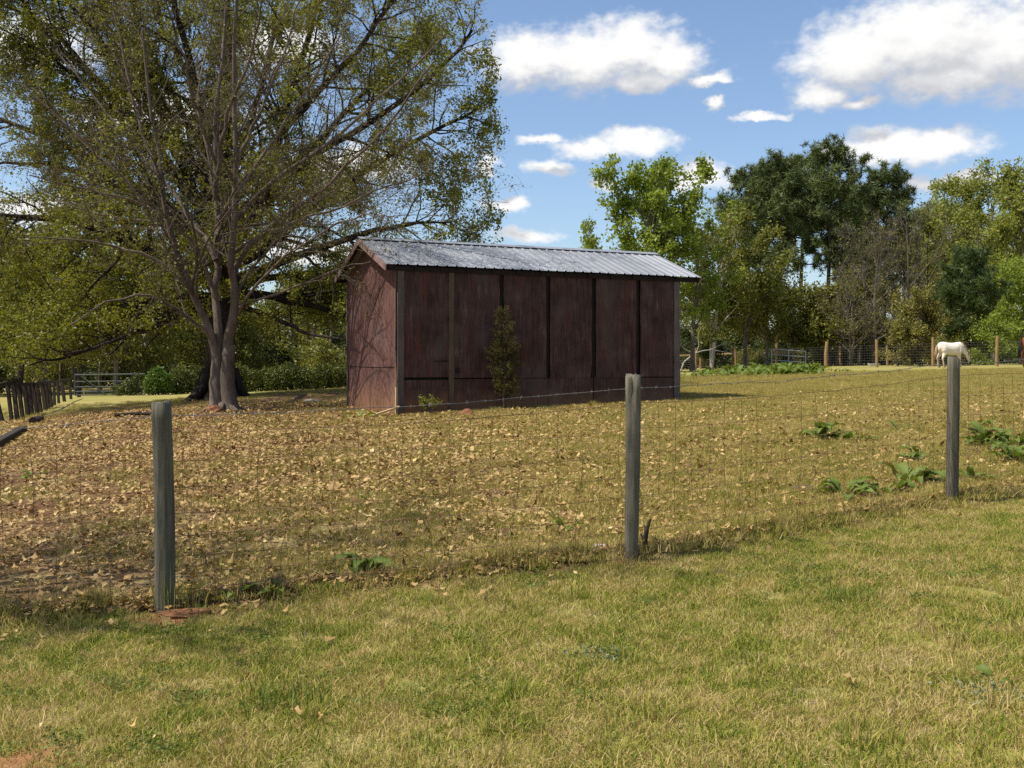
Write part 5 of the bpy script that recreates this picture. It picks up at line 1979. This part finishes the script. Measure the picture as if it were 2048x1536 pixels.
def scatter(name, pts, rot, sc, idx, sources, **props):
    me = bpy.data.meshes.new(name)
    me.vertices.add(len(pts))
    me.vertices.foreach_set('co', np.asarray(pts, np.float32).ravel())
    for k, a in (('rot', rot), ('sc', sc)):
        at_ = me.attributes.new(k, 'FLOAT', 'POINT')
        at_.data.foreach_set('value', np.asarray(a, np.float32))
    at_ = me.attributes.new('pick', 'INT', 'POINT')
    at_.data.foreach_set('value', np.asarray(idx, np.int32))
    o = link(name, me, **props)
    ng = bpy.data.node_groups.new(name + '_scatter', 'GeometryNodeTree')
    ng.interface.new_socket('Geometry', in_out='INPUT', socket_type='NodeSocketGeometry')
    ng.interface.new_socket('Geometry', in_out='OUTPUT', socket_type='NodeSocketGeometry')
    N, Lk = ng.nodes, ng.links
    gi, go = N.new('NodeGroupInput'), N.new('NodeGroupOutput')
    iop = N.new('GeometryNodeInstanceOnPoints')
    jn = N.new('GeometryNodeJoinGeometry')
    for s_ in reversed(sources):
        oi = N.new('GeometryNodeObjectInfo')
        oi.inputs['Object'].default_value = s_
        oi.inputs['As Instance'].default_value = True
        Lk.new(oi.outputs['Geometry'], jn.inputs[0])

    def named(k, typ):
        nd = N.new('GeometryNodeInputNamedAttribute')
        nd.data_type = typ
        nd.inputs[0].default_value = k
        return nd.outputs[0]
    cx = N.new('ShaderNodeCombineXYZ')
    Lk.new(named('rot', 'FLOAT'), cx.inputs[2])
    Lk.new(gi.outputs[0], iop.inputs['Points'])
    Lk.new(jn.outputs[0], iop.inputs['Instance'])
    iop.inputs['Pick Instance'].default_value = True
    Lk.new(named('pick', 'INT'), iop.inputs['Instance Index'])
    Lk.new(cx.outputs[0], iop.inputs['Rotation'])
    Lk.new(named('sc', 'FLOAT'), iop.inputs['Scale'])
    Lk.new(iop.outputs[0], go.inputs[0])
    md = o.modifiers.new('scatter', 'NODES')
    md.node_group = ng
    return o


def build_grass():
    r = np.random.default_rng(99)
    lawn = [tuft_mesh('lawn_patch', 420, .34, .036, .0044, 200 + i, M['lawn'], .95) for i in range(4)] + [tuft_mesh('lawn_tuft', 60, .10, .085, .0045, 220 + i, M['lawn'], .6) for i in range(2)]
    gx, gy = np.meshgrid(np.arange(-6.5, 9.5, .155), np.arange(2.2, 11.5, .155))
    x, y = (gx + r.uniform(-.08, .08, gx.shape)).ravel(), (gy + r.uniform(-.08, .08, gy.shape)).ravel()
    k = (y < fence_y(x) + .08 + .1 * (vnoise(x * 3, y * 3, 2) - .5)) & (np.abs(x) < 1.5 + y * .85) & (y > 2.2)
    x, y = x[k], y[k]
    keep = np.ones(len(x), bool)
    for (px, Y, q) in ((350, 6.22, .26), (400, 6.3, .16), (40, 4.05, .22)):
        c = ray(px, 0, Y)
        keep &= np.hypot(x - c[0], y - c[1]) > q
    x, y = x[keep], y[keep]
    m = len(x)
    scatter('lawn_grass', np.c_[x, y, gz(x, y)], r.uniform(0, 6.28, m), r.uniform(.7, 1.15, m), np.where(r.uniform(0, 1, m) < .9, r.integers(0, 4, m), r.integers(4, 6, m)), lawn,
            kind='stuff', label='short patchy green and straw lawn in the foreground', category='grass')
    # clover and other low broad leaves, and straw left lying on the turf
    cl = []
    for i in range(3):
        rr = np.random.default_rng(260 + i)
        c = np.c_[rr.normal(0, .05, 70), rr.normal(0, .05, 70), rr.uniform(.012, .034, 70)]
        v, f, a = leaf_cards(c, .016, rr, .85)
        v[:, 2] = c[:, 2].repeat(4) + (v[:, 2] - c[:, 2].repeat(4)) * .5
        cl.append(bpy.data.objects.new('clover_patch', mesh_np('clover_patch', v, f, M['dock'], {'var': a})))
    for i in range(2):
        cl.append(tuft_mesh('straw_wisp', 26, .2, .02, .004, 280 + i, M['straw'], 3.2))
    n = 1500
    x, y = r.uniform(-6, 9, n), r.uniform(2.4, 10.5, n)
    k = (y < fence_y(x) - .02) & (np.abs(x) < 1.5 + y * .85)
    pk = np.where(vnoise(x * .8, y * .8, 44) + r.normal(0, .15, n) > .56, r.integers(0, 3, n), r.integers(3, 5, n))
    x, y, pk = x[k], y[k], pk[k]
    scatter('lawn_clover', np.c_[x, y, gz(x, y) + .006], r.uniform(0, 6.28, len(x)), r.uniform(.6, 1.2, len(x)), pk, cl, kind='stuff', label='clover leaves and straw lying in the lawn', category='clover')
    past = [tuft_mesh('pasture_patch', 200, .42, .05, .0048, 300 + i, M['pasture'], .85) for i in range(4)] + [tuft_mesh('pasture_tuft', 46, .12, .10, .005, 320 + i, M['pasture'], .7) for i in range(2)]
    n = 26000
    y = 5 + 41 * r.uniform(0, 1, n) ** 1.15
    x = r.uniform(-1, 1, n) * (4 + y * .56)
    k = (y > fence_y(x) + .0)
    u, v = (x + 2.494) * math.cos(BA) + (y - 22.358) * math.sin(BA), -(x + 2.494) * math.sin(BA) + (y - 22.358) * math.cos(BA)
    k &= ~((u > -.02) & (u < 7.35) & (v > -.02) & (v < 3.92))
    shade = np.exp(-(((x + 8) / 7) ** 2 + ((y - 30) / 9) ** 2))
    k &= r.uniform(0, 1, n) > shade * .85
    k &= r.uniform(0, 1, n) < .1 + .9 * sstep(-.45, .15, x / y + .25 * (vnoise(x * .5, y * .5, 6) - .5))
    x, y = x[k], y[k]
    m = len(x)
    scatter('pasture_grass', np.c_[x, y, gz(x, y)], r.uniform(0, 6.28, m), r.uniform(.7, 1.1, m) * (1 + y * .012), np.where(r.uniform(0, 1, m) < .93, r.integers(0, 4, m), r.integers(4, 6, m)), past,
            kind='stuff', label='short dry pasture grass beyond the wire fence', category='grass')
    # taller dead grass and stems caught along the foot of the fence
    edge = [tuft_mesh('fence_grass', 40, .16, .13, .0036, 340 + i, M['pasture'], .55) for i in range(3)]
    n = 330
    x = r.uniform(-5.5, 7.5, n)
    y = fence_y(x) + r.normal(.1, .09, n)
    scatter('fence_line_grass', np.c_[x, y, gz(x, y)], r.uniform(0, 6.28, n), r.uniform(.5, 1.0, n), r.integers(0, 3, n), edge, kind='stuff', label='dry grass stems along the foot of the near fence', category='grass')


def litter_leaf(c, size, r, lobes=0):
    """curled dead leaves lying on the ground; lobes > 0: a pointed, lobed outline round a centre vertex"""
    n = len(c)
    m = 2 * lobes if lobes else 6
    a0 = r.uniform(0, 6.28, (n, 1))
    t = np.arange(m)[None, :] / m * 2 * np.pi
    if lobes:
        rad = np.where(np.arange(m) % 2 == 0, 1.0, .58)[None, :] * (1 + .28 * np.cos(t)) * r.uniform(.8, 1.2, (n, m))
    else:
        rad = (.8 + .25 * np.cos(t)) * r.uniform(.65, 1.25, (n, m))
    asp = r.uniform(.5, .95, (n, 1))
    lx, ly = np.cos(t) * rad, np.sin(t) * rad * asp
    # curl about a random axis, then tilt
    q = r.uniform(0, 6.28, (n, 1))
    w = lx * np.cos(q) + ly * np.sin(q)
    cu = r.uniform(.1, .75, (n, 1))
    lz = cu * w * w + r.normal(0, .07, (n, m))
    sh = 1 - .35 * cu * np.abs(w)
    lx, ly = lx * sh, ly * sh
    tl = r.normal(0, .32, (n, 2))
    lz = lz + lx * tl[:, :1] + ly * tl[:, 1:]
    s_ = (np.broadcast_to(np.asarray(size, float), (n,)) * np.clip(np.exp(r.normal(-.05, .4, n)), .3, 1.75))[:, None] * .55
    X = c[:, :1] + s_ * (lx * np.cos(a0) - ly * np.sin(a0))
    Y = c[:, 1:2] + s_ * (lx * np.sin(a0) + ly * np.cos(a0))
    Z = c[:, 2:] + s_ * lz
    ring = np.stack([X, Y, Z], 2)
    if lobes:
        v = np.concatenate([ring, c[:, None, :]], 1)
        b = np.arange(n)[:, None] * (m + 1)
        f = np.concatenate([b + np.array([[m, i, (i + 1) % m]]) for i in range(m)])
        k = m + 1
    else:
        v = ring
        b = np.arange(n)[:, None] * 6
        f = np.concatenate([b + np.array([[0, 1, 5]]), b + np.array([[1, 2, 4]]), b + np.array([[1, 4, 5]]), b + np.array([[2, 3, 4]])])
        k = m
    return v.reshape(-1, 3), f, np.repeat(np.clip(r.normal(.5, .3, n), 0, 1), k)


def build_litter():
    r = np.random.default_rng(111)
    n = 250000
    y = 4.8 + 24.5 * r.uniform(0, 1, n) ** .9
    x = r.uniform(-1, 1, n) * (3.2 + y * .55)
    u = x / y
    dens = 1 - .74 * sstep(-.14, .36, u + .02 * (y - 12) * .4)
    dens *= .5 + .6 * sstep(.3, .7, .6 * vnoise(x * .8, y * .8, 21) + .4 * vnoise(x * 2.7, y * 2.7, 22))
    dens *= 1 - .55 * sstep(20, 27, y)
    dens *= .75 + .25 * sstep(7, 11, y)
    d = y - fence_y(x)
    k = (d > -.02) & (r.uniform(0, 1, n) < dens)
    uu, vv = (x + 2.494) * math.cos(BA) + (y - 22.358) * math.sin(BA), -(x + 2.494) * math.sin(BA) + (y - 22.358) * math.cos(BA)
    k &= ~((uu > -.05) & (uu < 7.4) & (vv > -.05) & (vv < 3.95))
    x, y = x[k], y[k]
    # leaves banked up against the fence
    m = 4200
    xf = r.uniform(-6, 7.5, m)
    yf = fence_y(xf) + np.abs(r.normal(.05, .15, m)) - .03
    kk = r.uniform(0, 1, m) < np.clip(.95 - .09 * (xf + 2), .25, 1) * (.35 + .65 * vnoise(xf * 1.9, yf * 0, 31))
    x, y = np.r_[x, xf[kk]], np.r_[y, yf[kk]]
    # a thin scatter on the lawn by the fence
    m = 420
    xl = r.uniform(-5, 6, m)
    yl = fence_y(xl) - np.abs(r.exponential(.22, m))
    kk = r.uniform(0, 1, m) < np.clip(.8 - .1 * (xl + 2), .15, 1)
    x, y = np.r_[x, xl[kk]], np.r_[y, yl[kk]]
    c = np.c_[x, y, gz(x, y) + r.uniform(.012, .055, len(x))]
    nr = y < 11
    sets = [litter_leaf(c[nr], .045, r, 4), litter_leaf(c[~nr], .045 + .0006 * y[~nr], r)]
    put_leaves('leaf_litter', sets, M['litter'], None, kind='stuff', label='tan fallen leaves strewn over the paddock', category='leaves')
    # single leaves lying out on the lawn
    base = []
    for s_ in range(4):
        rr = np.random.default_rng(400 + s_)
        v, f, a = litter_leaf(np.array([[0, 0, .02]]), .1, rr, 5)
        base.append(mesh_np('fallen_leaf', v, f, M['litter'], {'var': np.clip(a + .15, 0, 1)}))
    named = {0: 'large curled fallen leaf on the lawn below the thick left post', 1: 'torn fallen leaf beside the green tuft in the lower lawn', 2: 'folded tan leaf alone in the middle of the right lawn'}
    spots = [(300, 1293, 1.5), (595, 1445, 1.2), (1700, 1382, 1.3), (765, 1390, .9), (490, 1221, 1.2), (515, 1226, 1.0), (220, 1262, 1.3), (330, 1270, .8), (365, 1290, .7), (265, 1470, 1.0), (440, 1510, .9),
             (85, 1465, 1.0), (310, 1490, .8), (640, 1450, .8), (1740, 1180, .8), (610, 1285, .8), (1335, 1110, .9), (1410, 1095, .9), (1100, 1165, .9), (880, 1200, .9)]
    for i, (px, py, sc) in enumerate(spots):
        lo, hi = 3.0, 12.0
        for _ in range(30):
            mm = (lo + hi) / 2
            if HY + (EYE - g1((px - 1024) / F * mm, mm)) * F / mm > py:
                lo = mm
            else:
                hi = mm
        o = link('fallen_leaf', base[i % 4], label=named.get(i, 'small tan fallen leaf lying loose on the lawn near the fence'), category='leaf', group='loose leaves on the lawn')
        o.location = at(px, mm, .03)
        o.rotation_euler = (r.normal(0, .2), r.normal(0, .2), r.uniform(0, 6.28))
        o.scale = (sc * .45, sc * .45, sc * .6)


build_grass()
build_litter()


# ------------------------------------------------------------------ small things on the ground
def lump(name, px, Y, size, m, label, cat_, seed, dz=0.0):
    r = np.random.default_rng(seed)
    bm = bmesh.new()
    bmesh.ops.create_icosphere(bm, subdivisions=3, radius=1)
    for v in bm.verts:
        n = v.co.normalized()
        q = 1 + .22 * math.sin(3 * n.x + seed) * math.cos(4 * n.y) + .12 * math.sin(7 * n.z + 3 * n.x) + r.normal(0, .05)
        v.co = Vector((n.x * size[0] * q, n.y * size[1] * q, n.z * size[2] * q))
    me = bpy.data.meshes.new(name)
    bm.to_mesh(me)
    bm.free()
    me.materials.append(m)
    o = link(name, me, label=label, category=cat_)
    o.location = at(px, Y, dz)
    return o


def small_things():
    lump('clay_mound', 931, 21.75, (.2, .16, .11), M['clay'], 'small rounded red clay mound before the barn left of the juniper', 'mound', 1)
    lump('clay_heap', 428, 25.1, (.26, .2, .16), M['clay'], 'reddish clay heap at the foot of the bare tree', 'mound', 2)
    lump('dirt_clod', 1412, 8.35, (.15, .1, .035), M['dirt'], 'dark crumbled soil heap beyond the fence right of the middle post', 'mound', 3)
    lump('dirt_clod', 1606, 9.9, (.12, .09, .045), M['dirt'], 'dark soil clod at the left end of the lower weed row', 'mound', 4)
    lump('rock', 1194, 7.42, (.075, .06, .05), M['rock'], 'pale flat rock in the litter left of the middle post', 'rock', 5, .02)
    lump('clay_mound', 368, 6.27, (.17, .08, .035), M['clay'], 'loose red clay at the foot of the thick left post', 'mound', 6)
    # broken stake beside the middle post
    b = at(1288, 7.22)
    o = thing('broken_stake', b, 'short dark broken stake leaning beside the middle post', 'stake')
    mb = MB()
    mb.tube([(0, 0, -.06), (.008, 0, .06), (.022, 0, .13), (.046, 0, .2)], [.018, .02, .015, .008], 7)
    mb.build('stake', M['post_old'], o)
    mb = MB()
    mb.tube([(-.004, 0, .05), (-.022, .004, .09)], [.012, .006], 6)
    mb.build('knot', M['post_old'], o)
    # dead branches on the ground beside the bare tree
    for (a, b_, Y1, Y2, lab) in ((610, 642, 28.6, 28.4, 'pale dead branch on the shaded ground between the tree and the barn'), (230, 330, 25.4, 25.0, 'thin dark fallen branch on the leaves left of the bare tree')):
        p, q = at(a, Y1), at(b_, Y2)
        o = thing('fallen_branch', p, lab, 'branch')
        mb = MB()
        d = q - p
        mb.tube([(0, 0, .05), tuple(d * .4 + Vector((0, .06, .07))), tuple(d * .75 + Vector((0, -.04, .05))), tuple(d + Vector((0, 0, .04)))], [.045, .04, .035, .015], 7)
        mb.build('branch', M['bark_white'] if a == 610 else M['bark_oak'], o)
        mb = MB()
        mb.tube([tuple(d * .45 + Vector((0, .05, .06))), tuple(d * .6 + Vector((0, .3, .1)))], [.02, .008], 5)
        mb.build('side_twig', M['bark_near'], o)
    # silvery low plants in the lawn
    r = np.random.default_rng(9)
    for (px, Y, lab) in ((1215, 5.05, 'low silvery plant patch in the middle of the lawn'), (1985, 4.35, 'low silvery plant patch at the lower right of the lawn')):
        b = at(px, Y)
        o = thing('silvery_plant', b, lab, 'plant')
        n = 200
        c = np.c_[r.normal(0, .10, n), r.normal(0, .08, n), r.uniform(.008, .03, n)]
        put_leaves('foliage', [leaf_cards(c, .022, r, .5)], M['silver'], o, kind='stuff')
    # thicker green tufts in the lawn
    for (px, Y, sc, lab) in ((575, 4.62, 1.0, 'thick green grass tuft in the lower left lawn'), (1690, 5.95, .9, 'darker green grass tuft in the right lawn'), (345, 6.28, .6, 'tall grass blades at the foot of the thick left post')):
        b = at(px, Y)
        o = thing('grass_tuft', b, lab, 'grass tuft')
        n = 170 if sc > .7 else 16
        c = np.c_[r.normal(0, .11 * sc, n), r.normal(0, .08 * sc, n), np.zeros(n)]
        hh = (.085 if sc > .7 else .3) * r.uniform(.6, 1.2, n)
        a = r.uniform(0, 6.28, n)
        l = hh * np.abs(r.normal(0, .45 if sc > .7 else .2, n))
        d = np.c_[np.sin(a), np.cos(a), np.zeros(n)] * .0026
        tip = c + np.c_[np.cos(a) * l, np.sin(a) * l, hh]
        mid = c + np.c_[np.cos(a) * l * .35, np.sin(a) * l * .35, hh * .6]
        v = np.stack([c - d, c + d, mid + d, mid - d, tip], 1).reshape(-1, 3)
        bb = np.arange(n)[:, None] * 5
        me = mesh_np('blades', v, [bb + np.array([[0, 1, 2, 3]]), bb + np.array([[3, 2, 4]])], M['tuft'], {'var': np.repeat(r.uniform(.0, 1, n), 5)})
        link('blades', me, o, kind='stuff')


small_things()
